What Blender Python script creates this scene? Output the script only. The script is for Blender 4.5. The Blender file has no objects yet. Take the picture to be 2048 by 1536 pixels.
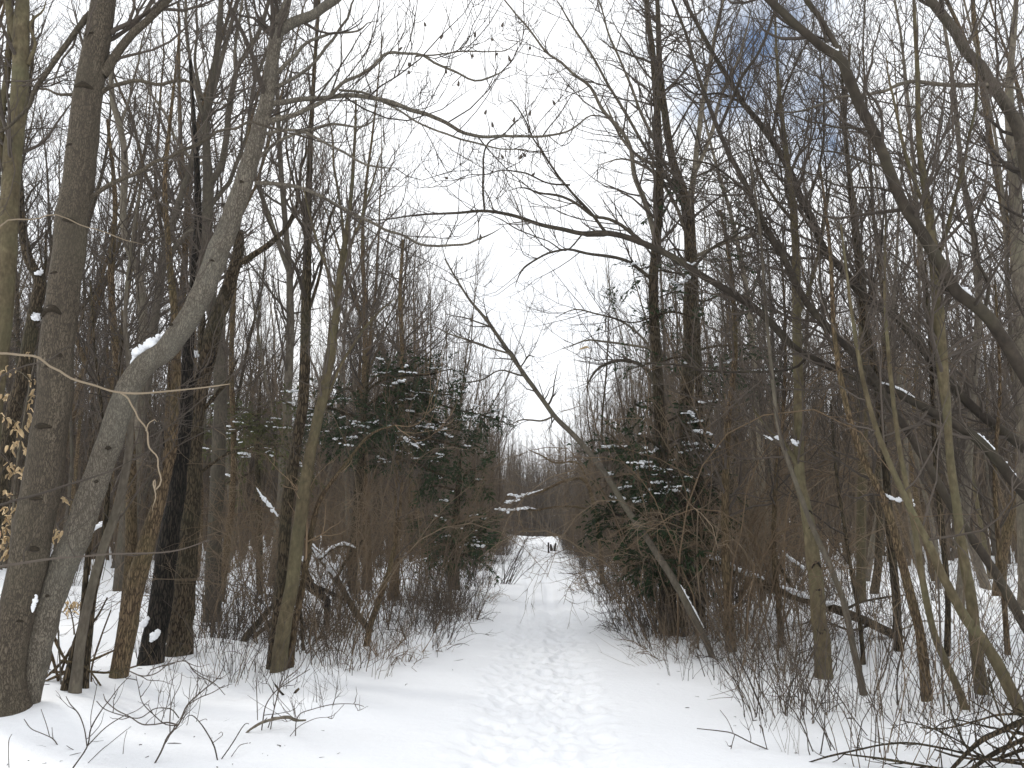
import bpy, math
import numpy as np
from mathutils import Vector

# ------------------------------------------------------------------ camera, sky, sun, exposure
scene = bpy.context.scene
COL = scene.collection
PITCH = math.radians(10.3)
FPX = 1547.0                      # focal length in pixels of the 2048 px wide photograph
CAMZ = 1.6
cam_d = bpy.data.cameras.new('camera')
cam = bpy.data.objects.new('camera', cam_d)
COL.objects.link(cam)
cam.location = (0, 0, CAMZ)
cam.rotation_euler = (math.pi / 2 + PITCH, 0, 0)
cam_d.sensor_width = 36.0
cam_d.lens = 36.0 * FPX / 2048.0
cam_d.clip_start = 0.05
cam_d.clip_end = 2000
scene.camera = cam

SUN_EL, SUN_AZ = math.radians(38), math.radians(-55)     # azimuth from +Y towards +X
world = bpy.data.worlds.new('World')
scene.world = world
world.use_nodes = True
wn, wl = world.node_tree.nodes, world.node_tree.links
wn.clear()
w_out = wn.new('ShaderNodeOutputWorld')
w_bg = wn.new('ShaderNodeBackground')
w_bg.inputs['Strength'].default_value = 0.1
w_sky = wn.new('ShaderNodeTexSky')
w_sky.sky_type = 'NISHITA'
w_sky.sun_disc = False
w_sky.sun_elevation = SUN_EL
w_sky.sun_rotation = SUN_AZ
w_tc = wn.new('ShaderNodeTexCoord')
w_n = wn.new('ShaderNodeTexNoise')
w_n.inputs['Scale'].default_value = 9.0
w_n.inputs['Detail'].default_value = 9.0
w_n.inputs['Roughness'].default_value = 0.6
wl.new(w_tc.outputs['Generated'], w_n.inputs['Vector'])


def ray(px, py):
    xc, yc = (px - 1024) / FPX, -(py - 768) / FPX
    c, s = math.cos(PITCH), math.sin(PITCH)
    return np.array([xc, c - yc * s, yc * c + s])


def sky_hole(px, py, rad, wgt):
    """a gap in the cloud deck, at a fixed direction of the sky"""
    d = ray(px, py); d = d / np.linalg.norm(d)
    dot = wn.new('ShaderNodeVectorMath'); dot.operation = 'DISTANCE'
    wl.new(w_tc.outputs['Generated'], dot.inputs[0])
    dot.inputs[1].default_value = d
    m = wn.new('ShaderNodeMapRange')
    m.inputs['From Min'].default_value = 0.0
    m.inputs['From Max'].default_value = rad
    m.inputs['To Min'].default_value = wgt
    m.inputs['To Max'].default_value = 0.0
    wl.new(dot.outputs['Value'], m.inputs['Value'])
    return m.outputs['Result']


h1 = sky_hole(1495, 90, 0.17, 0.47)
h2 = sky_hole(1700, 280, 0.10, 0.30)
w_add = wn.new('ShaderNodeMath'); w_add.operation = 'ADD'
wl.new(h1, w_add.inputs[0]); wl.new(h2, w_add.inputs[1])
w_add2 = wn.new('ShaderNodeMath'); w_add2.operation = 'ADD'
wl.new(w_add.outputs[0], w_add2.inputs[0]); wl.new(w_n.outputs['Fac'], w_add2.inputs[1])
w_mr = wn.new('ShaderNodeMapRange')
w_mr.inputs['From Min'].default_value = 0.68
w_mr.inputs['From Max'].default_value = 1.03
w_mr.inputs['To Min'].default_value = 1.0
w_mr.inputs['To Max'].default_value = 0.0
wl.new(w_add2.outputs[0], w_mr.inputs['Value'])
w_n2 = wn.new('ShaderNodeTexNoise')
w_n2.inputs['Scale'].default_value = 2.5
w_n2.inputs['Detail'].default_value = 4.0
wl.new(w_tc.outputs['Generated'], w_n2.inputs['Vector'])
w_cr = wn.new('ShaderNodeValToRGB')
w_cr.color_ramp.elements[0].position = 0.3
w_cr.color_ramp.elements[0].color = (8.6, 8.9, 9.4, 1)
w_cr.color_ramp.elements[1].position = 0.7
w_cr.color_ramp.elements[1].color = (11.0, 11.1, 11.2, 1)
wl.new(w_n2.outputs['Fac'], w_cr.inputs['Fac'])
w_mix = wn.new('ShaderNodeMixRGB')
wl.new(w_mr.outputs['Result'], w_mix.inputs['Fac'])
wl.new(w_sky.outputs['Color'], w_mix.inputs['Color1'])
wl.new(w_cr.outputs['Color'], w_mix.inputs['Color2'])
wl.new(w_mix.outputs['Color'], w_bg.inputs['Color'])
wl.new(w_bg.outputs['Background'], w_out.inputs['Surface'])

sun_d = bpy.data.lights.new('sun', 'SUN')
sun_d.energy = 1.25
sun_d.angle = math.radians(12)
sun_d.color = (1.0, 0.95, 0.87)
sun = bpy.data.objects.new('sun', sun_d)
COL.objects.link(sun)
sd = Vector((math.sin(SUN_AZ) * math.cos(SUN_EL), math.cos(SUN_AZ) * math.cos(SUN_EL), math.sin(SUN_EL)))
sun.rotation_euler = (-sd).to_track_quat('-Z', 'Y').to_euler()
sun.location = (0, 0, 30)

vs = scene.view_settings
vs.view_transform = 'Standard'
vs.look = 'None'
vs.exposure = 0.42
scene.cycles.volume_bounces = 2
vs.gamma = 1.0
vs.use_curve_mapping = False

# ------------------------------------------------------------------ small helpers
RNG = np.random.default_rng(7)


def tag(o, label=None, cat=None, group=None, kind=None):
    if label: o['label'] = label
    if cat: o['category'] = cat
    if group: o['group'] = group
    if kind: o['kind'] = kind
    return o


def make_mesh(name, V, Fs, mat, smooth=True):
    """V (n,3); Fs list of index arrays (m,k)"""
    me = bpy.data.meshes.new(name)
    me.vertices.add(len(V))
    me.vertices.foreach_set('co', np.ascontiguousarray(V, dtype=np.float32).ravel())
    Fs = [f for f in Fs if len(f)]
    loops = np.concatenate([f.ravel() for f in Fs]).astype(np.int32)
    tot = np.concatenate([np.full(len(f), f.shape[1], np.int32) for f in Fs])
    start = np.concatenate([[0], np.cumsum(tot)[:-1]]).astype(np.int32)
    me.loops.add(len(loops))
    me.loops.foreach_set('vertex_index', loops)
    me.polygons.add(len(tot))
    me.polygons.foreach_set('loop_start', start)
    me.polygons.foreach_set('loop_total', tot)
    me.polygons.foreach_set('use_smooth', np.full(len(tot), smooth, dtype=bool))
    me.update(calc_edges=True)
    me.validate()
    if mat: me.materials.append(mat)
    return me


def link(name, me, parent=None, loc=None):
    o = bpy.data.objects.new(name, me)
    COL.objects.link(o)
    if parent: o.parent = parent
    if loc is not None: o.location = loc
    return o


def empty(name, loc):
    o = bpy.data.objects.new(name, None)
    COL.objects.link(o)
    o.location = loc
    o.empty_display_size = 0.2
    return o


def norm(a):
    return a / np.maximum(np.linalg.norm(a, axis=-1, keepdims=True), 1e-9)


def sweep(P, R, S, rough=0.0, rng=None):
    """tubes: P (N,K,3), R (N,K) -> verts, quads"""
    N, K, _ = P.shape
    T = np.empty_like(P)
    T[:, 1:-1] = P[:, 2:] - P[:, :-2]
    T[:, 0] = P[:, 1] - P[:, 0]
    T[:, -1] = P[:, -1] - P[:, -2]
    T = norm(T)
    m = norm(P[:, -1] - P[:, 0])
    ref = np.where(np.abs(m[:, 2:3]) > 0.6, np.array([[1.0, 0.17, 0.0]]), np.array([[0.05, 0.1, 1.0]]))
    U = norm(np.cross(T, ref[:, None, :]))
    W = np.cross(T, U)
    a = np.arange(S) * 2 * math.pi / S
    rr = R[:, :, None] * np.ones(S)
    if rough and rng is not None:
        ph = rng.uniform(0, 6.28, (N, 1, 1, 4))
        k = np.arange(K)[None, :, None]
        aa = a[None, None, :]
        w = (np.sin(aa * 2 + k * 0.7 + ph[..., 0]) + 0.8 * np.sin(aa * 3 - k * 0.9 + ph[..., 1])
             + 0.6 * np.sin(aa * 5 + k * 1.7 + ph[..., 2]) + 0.9 * np.sin(k * 1.1 + ph[..., 3]))
        rr = rr * (1 + rough * w * 0.5 + rough * 0.5 * rng.normal(size=rr.shape))
    V = P[:, :, None, :] + rr[..., None] * (np.cos(a)[None, None, :, None] * U[:, :, None, :]
                                          + np.sin(a)[None, None, :, None] * W[:, :, None, :])
    idx = np.arange(N * K * S).reshape(N, K, S)
    A = idx[:, :-1, :]; B = np.roll(A, -1, axis=2)
    D = idx[:, 1:, :]; C = np.roll(D, -1, axis=2)
    F = np.stack([A, B, C, D], -1).reshape(-1, 4)
    return V.reshape(-1, 3), F


class Acc:
    def __init__(self): self.V = []; self.F = {}; self.n = 0
    def add(self, V, F):
        if len(V) == 0: return
        self.V.append(V)
        self.F.setdefault(F.shape[1], []).append(F + self.n)
        self.n += len(V)
    def tube(self, P, R, S, rough=0.0, rng=None):
        if len(P): self.add(*sweep(P, R, S, rough, rng))
    def mesh(self, name, mat, off=None, smooth=True):
        V = np.concatenate(self.V)
        if off is not None: V = V - np.asarray(off)
        return make_mesh(name, V, [np.concatenate(f) for f in self.F.values()], mat, smooth)


def grow(rng, P, R, dens, t0, t1, ang, lenr, K, rf, rmin, wig=0.25, up=0.0, angsd=0.25, droop=0.0, rmax=1.0,
         tl=0.6, aim=None):
    """side branches of many parents at once. dens = branches per metre, lenr = (lo, hi) share of parent
    length when < 0, else metres"""
    N, Kp, _ = P.shape
    if N == 0: return np.zeros((0, K, 3)), np.zeros((0, K))
    seg = np.linalg.norm(P[:, 1:] - P[:, :-1], axis=2).sum(1)
    n = rng.poisson(np.maximum(dens * seg * (t1 - t0), 0.0))
    idx = np.repeat(np.arange(N), n)
    M = len(idx)
    if M == 0: return np.zeros((0, K, 3)), np.zeros((0, K))
    t = t0 + (t1 - t0) * rng.random(M)
    f = t * (Kp - 1); i = np.minimum(f.astype(int), Kp - 2); a = (f - i)[:, None]
    pos = P[idx, i] * (1 - a) + P[idx, i + 1] * a
    r = R[idx, i] * (1 - a[:, 0]) + R[idx, i + 1] * a[:, 0]
    tan = norm(P[idx, i + 1] - P[idx, i])
    rnd = rng.normal(size=(M, 3))
    perp = norm(rnd - (rnd * tan).sum(1, keepdims=True) * tan)
    if aim is not None:
        perp = norm(perp + np.asarray(aim))
        perp = norm(perp - (perp * tan).sum(1, keepdims=True) * tan)
    an = ang + angsd * rng.normal(size=M)
    d = np.cos(an)[:, None] * tan + np.sin(an)[:, None] * perp
    if lenr[0] < 0:
        L = seg[idx] * rng.uniform(-lenr[0], lenr[1], M)
    else:
        L = rng.uniform(lenr[0], lenr[1], M)
    L = L * (1 - tl * t)
    st = (L / (K - 1))[:, None]
    out = np.empty((M, K, 3)); out[:, 0] = pos
    d = norm(d)
    for k in range(1, K):
        d = d + wig * rng.normal(size=(M, 3)) / math.sqrt(K)
        d[:, 2] += (up - droop * (1 - k / K)) / K * 2
        d = norm(d)
        out[:, k] = out[:, k - 1] + d * st
    r0 = np.minimum(r * rf * rng.uniform(0.65, 1.1, M), rmax)
    r0 = np.maximum(np.minimum(r0, 0.02 * L + 0.002), rmin)
    s = np.linspace(0, 1, K)[None, :]
    RR = r0[:, None] * (1 - 0.85 * s) + rmin * 0.4
    RR[:, -1] = rmin * 0.45
    return out, RR


def catmull(pts, n):
    pts = np.asarray(pts, float)
    if len(pts) == 2:
        t = np.linspace(0, 1, n)[:, None]
        return pts[0] * (1 - t) + pts[1] * t
    p = np.vstack([2 * pts[0] - pts[1], pts, 2 * pts[-1] - pts[-2]])
    d = np.concatenate([[0], np.cumsum(np.linalg.norm(pts[1:, :3] - pts[:-1, :3], axis=1))])
    u = np.linspace(0, d[-1], n)
    i = np.clip(np.searchsorted(d, u, side='right') - 1, 0, len(pts) - 2)
    t = ((u - d[i]) / np.maximum(d[i + 1] - d[i], 1e-9))[:, None]
    p0, p1, p2, p3 = p[i], p[i + 1], p[i + 2], p[i + 3]
    return 0.5 * (2 * p1 + (p2 - p0) * t + (2 * p0 - 5 * p1 + 4 * p2 - p3) * t * t + (3 * p1 - p0 - 3 * p2 + p3) * t ** 3)


# ------------------------------------------------------------------ ground shape
_w = np.random.default_rng(3)
WAVES = [(_w.uniform(0, 6.28), f * _w.uniform(0.7, 1.3), _w.uniform(0, 6.28), a)
         for f, a in [(0.12, .10), (0.18, .08), (0.35, .045), (0.55, .035), (0.8, .028), (1.2, .02), (1.7, .016),
                      (2.4, .011), (3.3, .008), (4.6, .005)] for _ in range(2)]


def pc(y): return 0.10 + 0.031 * y
def tc(y): return .04 * y - .06 if y < 15 else .54 + .027 * (y - 15)
def half(y): return np.maximum(0.85 + 0.011 * (y - 12), 1.75 - 0.14 * (y - 6))


def gh(x, y):
    x = np.asarray(x, float); y = np.asarray(y, float)
    h = np.zeros(np.broadcast(x, y).shape)
    for th, f, ph, a in WAVES:
        h = h + a * np.sin((x * math.cos(th) + y * math.sin(th)) * f * 2 + ph) * 0.6
    u = np.abs(x - pc(y)) / (half(y) + 0.6)
    flat = np.clip(u - 0.5, 0, 1)
    h = h * (0.25 + 0.75 * flat)
    h = h + 0.16 * np.clip(u - 1.0, 0, 1) ** 1.5                         # forest floor a little above the track
    h = h + 0.35 * np.exp(-((y - 84) / 5.0) ** 2) - 0.9 * np.clip((y - 88) / 20, 0, 1)   # low bank where the track ends
    return h


def P3(px, py, Y):
    d = ray(px, py); s = Y / d[1]
    return np.array([0, 0, CAMZ]) + d * s, s


def ground_at(px, py):
    d = ray(px, py)
    s = -CAMZ / d[2]
    for _ in range(8):
        p = d * s
        s = -(CAMZ - float(gh(p[0], p[1]))) / d[2]
    p = d * s
    return np.array([p[0], p[1], float(gh(p[0], p[1]))])


def project(P):
    c, s = math.cos(PITCH), math.sin(PITCH)
    q = P - np.array([0, 0, CAMZ])
    dep = q[..., 1] * c + q[..., 2] * s
    yc = -q[..., 1] * s + q[..., 2] * c
    return 1024 + FPX * q[..., 0] / np.maximum(dep, .01), 768 - FPX * yc / np.maximum(dep, .01), dep


def inframe(P, m=220):
    x, y, d = project(P)
    return (d > 0.3) & (x > -m) & (x < 2048 + m) & (y > -m) & (y < 1536 + m)


# ------------------------------------------------------------------ materials
def newmat(name):
    m = bpy.data.materials.new(name); m.use_nodes = True
    nt = m.node_tree
    b = nt.nodes['Principled BSDF']
    b.inputs['Roughness'].default_value = 0.9
    b.inputs['Specular IOR Level'].default_value = 0.15
    return m, nt, b


def bark(name, dark, light, moss=None, zs=0.25, scale=30.0, bump=0.5, cells=False, var=0.35, mossamt=0.5, streak=0.3):
    m, nt, b = newmat(name)
    N, L = nt.nodes, nt.links
    tc = N.new('ShaderNodeTexCoord')
    mp = N.new('ShaderNodeMapping'); mp.inputs['Scale'].default_value = (1, 1, zs)
    L.new(tc.outputs['Object'], mp.inputs['Vector'])
    nz = N.new('ShaderNodeTexNoise'); nz.inputs['Scale'].default_value = scale * 0.35
    nz.inputs['Detail'].default_value = 6; nz.inputs['Roughness'].default_value = 0.65
    L.new(mp.outputs['Vector'], nz.inputs['Vector'])
    if cells:
        wob = N.new('ShaderNodeMixRGB'); wob.inputs['Fac'].default_value = 0.06
        L.new(mp.outputs['Vector'], wob.inputs['Color1']); L.new(nz.outputs['Color'], wob.inputs['Color2'])
        vo = N.new('ShaderNodeTexVoronoi'); vo.feature = 'DISTANCE_TO_EDGE'
        vo.inputs['Scale'].default_value = scale
        L.new(wob.outputs['Color'], vo.inputs['Vector'])
        mr = N.new('ShaderNodeMapRange'); mr.inputs['From Max'].default_value = 0.22
        L.new(vo.outputs['Distance'], mr.inputs['Value'])
        hsrc = N.new('ShaderNodeMath'); hsrc.operation = 'MULTIPLY'
        L.new(mr.outputs['Result'], hsrc.inputs[0]); L.new(nz.outputs['Fac'], hsrc.inputs[1])
        hout = hsrc.outputs[0]
    else:
        n2 = N.new('ShaderNodeTexNoise'); n2.inputs['Scale'].default_value = scale
        n2.inputs['Detail'].default_value = 5
        L.new(mp.outputs['Vector'], n2.inputs['Vector'])
        hsrc = N.new('ShaderNodeMath'); hsrc.operation = 'MULTIPLY'
        L.new(n2.outputs['Fac'], hsrc.inputs[0]); L.new(nz.outputs['Fac'], hsrc.inputs[1])
        hout = hsrc.outputs[0]
    cr = N.new('ShaderNodeValToRGB')
    cr.color_ramp.elements[0].position = 0.10; cr.color_ramp.elements[0].color = (*dark, 1)
    cr.color_ramp.elements[1].position = 0.50; cr.color_ramp.elements[1].color = (*light, 1)
    L.new(hout, cr.inputs['Fac'])
    col = cr.outputs['Color']
    big = N.new('ShaderNodeTexNoise'); big.inputs['Scale'].default_value = 2.2; big.inputs['Detail'].default_value = 4
    L.new(tc.outputs['Object'], big.inputs['Vector'])
    if moss:
        r = N.new('ShaderNodeMapRange'); r.inputs['From Min'].default_value = 0.45; r.inputs['From Max'].default_value = 0.7
        r.inputs['To Max'].default_value = mossamt
        L.new(big.outputs['Fac'], r.inputs['Value'])
        mx = N.new('ShaderNodeMixRGB'); mx.inputs['Color2'].default_value = (*moss, 1)
        L.new(r.outputs['Result'], mx.inputs['Fac']); L.new(col, mx.inputs['Color1'])
        col = mx.outputs['Color']
    sm = N.new('ShaderNodeMapping'); sm.inputs['Scale'].default_value = (6, 6, .55)
    L.new(tc.outputs['Object'], sm.inputs['Vector'])
    sn = N.new('ShaderNodeTexNoise'); sn.inputs['Scale'].default_value = 1.3; sn.inputs['Detail'].default_value = 5; sn.inputs['Roughness'].default_value = .6
    L.new(sm.outputs['Vector'], sn.inputs['Vector'])
    sr = N.new('ShaderNodeMapRange'); sr.inputs['From Min'].default_value = .38; sr.inputs['From Max'].default_value = .62
    sr.inputs['To Min'].default_value = streak; sr.inputs['To Max'].default_value = 0
    L.new(sn.outputs['Fac'], sr.inputs['Value'])
    smx = N.new('ShaderNodeMixRGB'); smx.inputs['Color2'].default_value = (dark[0] * 1.2, dark[1] * 1.2, dark[2] * 1.2, 1)
    L.new(sr.outputs['Result'], smx.inputs['Fac']); L.new(col, smx.inputs['Color1']); col = smx.outputs['Color']
    oi = N.new('ShaderNodeObjectInfo')
    hv = N.new('ShaderNodeHueSaturation')
    vr = N.new('ShaderNodeMapRange'); vr.inputs['To Min'].default_value = 1 - var; vr.inputs['To Max'].default_value = 1 + var
    L.new(oi.outputs['Random'], vr.inputs['Value'])
    hv.inputs['Saturation'].default_value = 1.15
    L.new(vr.outputs['Result'], hv.inputs['Value']); L.new(col, hv.inputs['Color'])
    L.new(hv.outputs['Color'], b.inputs['Base Color'])
    if bump:
        bp = N.new('ShaderNodeBump'); bp.inputs['Strength'].default_value = bump; bp.inputs['Distance'].default_value = 0.02
        L.new(hout, bp.inputs['Height']); L.new(bp.outputs['Normal'], b.inputs['Normal'])
    return m


def plain(name, c, var=0.3, rough=0.85):
    m, nt, b = newmat(name)
    N, L = nt.nodes, nt.links
    b.inputs['Roughness'].default_value = rough
    tc = N.new('ShaderNodeTexCoord')
    nz = N.new('ShaderNodeTexNoise'); nz.inputs['Scale'].default_value = 3.0; nz.inputs['Detail'].default_value = 3
    L.new(tc.outputs['Object'], nz.inputs['Vector'])
    oi = N.new('ShaderNodeObjectInfo')
    ad = N.new('ShaderNodeMath'); ad.operation = 'ADD'
    L.new(nz.outputs['Fac'], ad.inputs[0]); L.new(oi.outputs['Random'], ad.inputs[1])
    mr = N.new('ShaderNodeMapRange'); mr.inputs['From Min'].default_value = 0.3; mr.inputs['From Max'].default_value = 1.7
    mr.inputs['To Min'].default_value = 1 - var; mr.inputs['To Max'].default_value = 1 + var
    L.new(ad.outputs[0], mr.inputs['Value'])
    hv = N.new('ShaderNodeHueSaturation'); hv.inputs['Color'].default_value = (*c, 1)
    L.new(mr.outputs['Result'], hv.inputs['Value'])
    L.new(hv.outputs['Color'], b.inputs['Base Color'])
    return m


M_TULIP = bark('bark_tulip', (.058, .049, .039), (.165, .140, .108), moss=(.115, .105, .078), zs=0.27, scale=72, bump=0.6, cells=True, var=0.06, mossamt=.45, streak=.6)
M_TULIP2 = bark('bark_lean', (.075, .066, .054), (.215, .190, .155), moss=(.15, .147, .125), zs=0.26, scale=72, bump=0.5, cells=True, var=0.06, mossamt=.5, streak=.35)
M_BLACK = bark('bark_black', (.008, .007, .006), (.045, .038, .030), zs=0.18, scale=45, bump=1.0, cells=True, var=0.1)
M_DARK = bark('bark_dark', (.026, .021, .015), (.135, .106, .074), moss=(.07, .07, .045), zs=0.2, scale=45, bump=0.9, cells=True, var=0.15)
M_BROWN = bark('bark_brown', (.05, .037, .025), (.20, .15, .10), moss=(.11, .10, .055), zs=0.2, scale=50, bump=0.7, cells=True, var=0.2)
M_OLIVE = bark('bark_olive', (.055, .045, .030), (.19, .16, .105), moss=(.12, .125, .075), zs=0.5, scale=30, bump=0.25, var=0.2)
M_GREY = bark('bark_grey', (.06, .052, .043), (.20, .175, .14), moss=(.12, .115, .08), zs=0.4, scale=35, bump=0.3, var=0.35)
M_PALE = bark('bark_pale', (.11, .095, .075), (.32, .28, .22), moss=(.18, .17, .13), zs=0.5, scale=30, bump=0.25, var=0.15)
M_SMOOTH = bark('bark_smooth_dark', (.028, .024, .020), (.088, .073, .058), moss=(.10, .095, .065), zs=0.7, scale=18, bump=0.25, var=0.12, mossamt=.35, streak=.3)
M_TWIG = plain('twig', (.080, .066, .054), .4)
M_TWIGB = plain('twig_brown', (.130, .098, .066), .55)
M_FAR = plain('far_bark', (.110, .086, .062), .5)
M_TWIGT = plain('twig_tan', (.185, .132, .083), .4)
M_TAN = plain('tan_bark', (.27, .215, .15), .3)
M_LEAF = plain('dry_leaf', (.62, .47, .28), .3)
M_NEEDLE = plain('needle', (.036, .060, .026), .5)
M_NEEDLE2 = plain('needle_olive', (.085, .092, .036), .45)
M_SCAR = bark('bark_scar', (.020, .017, .013), (.062, .050, .036), zs=1.5, scale=60, bump=0.5, var=0.1)
M_ROT = plain('rotten_wood', (.022, .018, .015), .4)


def snowmat(name, bumpy):
    m, nt, b = newmat(name)
    N, L = nt.nodes, nt.links
    b.inputs['Base Color'].default_value = (.88, .895, .92, 1)
    b.inputs['Roughness'].default_value = 0.65
    b.inputs['Specular IOR Level'].default_value = 0.25
    tc = N.new('ShaderNodeTexCoord')
    n1 = N.new('ShaderNodeTexNoise'); n1.inputs['Scale'].default_value = 14; n1.inputs['Detail'].default_value = 7
    n1.inputs['Roughness'].default_value = 0.6
    L.new(tc.outputs['Object'], n1.inputs['Vector'])
    bp = N.new('ShaderNodeBump'); bp.inputs['Strength'].default_value = bumpy; bp.inputs['Distance'].default_value = 0.03
    L.new(n1.outputs['Fac'], bp.inputs['Height']); L.new(bp.outputs['Normal'], b.inputs['Normal'])
    return m


M_SNOW = snowmat('snow', 0.30)
M_SNOWC = snowmat('snow_clump', 0.5)

# ------------------------------------------------------------------ snow ground, one sheet
def spaced(a, b, n): return list(np.linspace(a, b, n, endpoint=False))


us = spaced(0, 0.85, 30) + spaced(0.85, 2.5, 24) + spaced(2.5, 7, 36) + spaced(7, 20, 40)
g = 20.0
while g < 210: us.append(g); g += 0.5 + (g - 20) * 0.12
us = np.array(us); us = np.concatenate([-us[:0:-1], us])
vsy = spaced(-12, 3.5, 16) + spaced(3.5, 14, 330) + spaced(14, 26, 200) + spaced(26, 50, 160) + spaced(50, 100, 120)
g = 100.0
while g < 330: vsy.append(g); g += 0.8 + (g - 100) * 0.12
vsy = np.array(vsy)
UU, VV = np.meshgrid(us, vsy)
XX = UU + pc(VV) * np.clip(1.6 - np.abs(UU) / 40, 0, 1).clip(0, 1)
HH = gh(XX, VV)
TC = np.where(VV < 15, .04 * VV - .06, .54 + .027 * (VV - 15))
DX = XX - TC
grng = np.random.default_rng(11)
# trodden lane with ragged edges
edge = 0.50 + 0.05 * np.sin(VV * 2.3) + 0.04 * np.sin(VV * 5.1 + 1) + 0.03 * np.sin(VV * 11 + 2) + 0.02 * np.sin(VV * 23)
lane = 1 / (1 + np.exp(np.clip((np.abs(DX) - edge) / 0.05, -40, 40)))
near = 1 / (1 + np.exp(np.clip((VV - 12.5) / 1.6, -40, 40)))
HH -= lane * (0.06 * near)
far = 1 - near
for c in (-0.24, 0.24):
    HH -= far * 0.06 * np.exp(-((DX - c - 0.03 * np.sin(VV * .7)) / 0.13) ** 4)
# footprints
for lanec, n_ph in ((-0.38, 0.0), (-0.02, .37), (0.29, .71), (-0.16, .15), (0.16, .55), (.38, .9)):
    y = 3.6 + n_ph * 0.4; k = 0
    while y < 15:
        cx = tc(y) + lanec + (0.085 if k % 2 else -0.085) + grng.normal() * 0.06
        cy = y + grng.normal() * 0.04
        yaw = grng.normal() * 0.3
        dep = grng.uniform(0.005, 0.018) * (1 if y < 10 else 0.6)
        i0, i1 = np.searchsorted(vsy, [cy - 0.32, cy + 0.32])
        j0, j1 = np.searchsorted(us, [cx - pc(cy) - 0.25, cx - pc(cy) + 0.25])
        if i1 > i0 and j1 > j0:
            dx = XX[i0:i1, j0:j1] - cx; dy = VV[i0:i1, j0:j1] - cy
            a = dx * math.cos(yaw) + dy * math.sin(yaw); b2 = -dx * math.sin(yaw) + dy * math.cos(yaw)
            q = np.sqrt((a / 0.075) ** 2 + (b2 / 0.16) ** 2)
            HH[i0:i1, j0:j1] += -dep / (1 + np.exp((q - 1) / 0.16)) + 0.014 * np.exp(-((q - 1.35) / 0.25) ** 2)
        y += grng.uniform(0.31, 0.43); k += 1
# crumbs and small lumps on the trodden snow and loose lumps off it
for _ in range(5200):
    y = 3.6 + 16 * grng.random() ** 1.5
    cx = tc(y) + grng.normal() * 0.33
    r = grng.uniform(0.014, 0.05); a = grng.uniform(-0.012, 0.014)
    i0, i1 = np.searchsorted(vsy, [y - 3 * r, y + 3 * r]); j0, j1 = np.searchsorted(us, [cx - pc(y) - 3 * r, cx - pc(y) + 3 * r])
    if i1 > i0 and j1 > j0:
        q = ((XX[i0:i1, j0:j1] - cx) ** 2 + (VV[i0:i1, j0:j1] - y) ** 2) / (r * r)
        HH[i0:i1, j0:j1] += a * np.exp(-q)
for _ in range(900):
    y = grng.uniform(5, 45); cx = grng.uniform(-22, 22)
    if abs(cx - pc(y)) < half(y) + 0.3: continue
    r = grng.uniform(0.15, 0.6); a = grng.uniform(0.02, 0.13) * (r / 0.4)
    i0, i1 = np.searchsorted(vsy, [y - 3 * r, y + 3 * r]); j0, j1 = np.searchsorted(us, [cx - pc(y) - 3 * r, cx - pc(y) + 3 * r])
    if i1 > i0 and j1 > j0:
        q = ((XX[i0:i1, j0:j1] - cx) ** 2 + (VV[i0:i1, j0:j1] - y) ** 2) / (r * r)
        HH[i0:i1, j0:j1] += a * np.exp(-q)
GV = np.stack([XX, VV, HH], -1).reshape(-1, 3)
nv, nu = XX.shape
gi = np.arange(nv * nu).reshape(nv, nu)
GF = np.stack([gi[:-1, :-1], gi[:-1, 1:], gi[1:, 1:], gi[1:, :-1]], -1).reshape(-1, 4)
tag(link('snow_ground', make_mesh('snow_ground', GV, [GF], M_SNOW)), kind='structure')


# ------------------------------------------------------------------ trees drawn limb by limb
def soft(rng, n, k):
    """slow random wander"""
    a = rng.normal(size=(n + 8, k))
    for _ in range(2):
        a = (a[:-2] + 2 * a[1:-1] + a[2:]) / 2.6
    return a[2:n + 2]


def poly3(pts, Y):
    out = []
    for p in pts:
        q, s = P3(p[0], p[1], Y + (p[3] if len(p) > 3 else 0.0))
        out.append([*q, p[2] * 0.5 * s / FPX])
    return np.array(out)


def cull(P, R, m=240):
    if len(P) == 0: return P, R
    k = inframe(P[:, 0], m) | inframe(P[:, -1], m)
    return P[k], R[k]


def twigs_for(rng, srcs, d1=2.6, L1=(0.7, 2.4), d2=4.4, L2=(0.3, 1.0), d3=5.0, L3=(0.12, 0.45), up=0.35, rf=0.42, rmin=0.0022,
              wig=0.45, t0=0.0, ang=0.85, aim=None, ups=(1, 1, 1)):
    acc = Acc()
    for (P, R, a0) in srcs:
        p1, r1 = grow(rng, P[None], R[None], d1, max(t0, a0), 1.0, ang, L1, 8, rf, rmin * 1.6, wig, up * ups[0], rmax=0.03, tl=0.45, aim=aim)
        p1, r1 = cull(p1, r1)
        acc.tube(p1, r1, 4)
        p2, r2 = grow(rng, p1, r1, d2, 0.12, 1.0, 0.8, L2, 6, 0.65, rmin * 1.2, wig, up * ups[1], tl=0.4)
        p2, r2 = cull(p2, r2, 120)
        acc.tube(p2, r2, 3)
        p3, r3 = grow(rng, p2, r2, d3, 0.1, 1.0, 0.75, L3, 4, 0.75, rmin, wig, up * ups[2], tl=0.3)
        p3, r3 = cull(p3, r3, 60)
        acc.tube(p3, r3, 3)
    return acc


SEED = [100]


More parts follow.
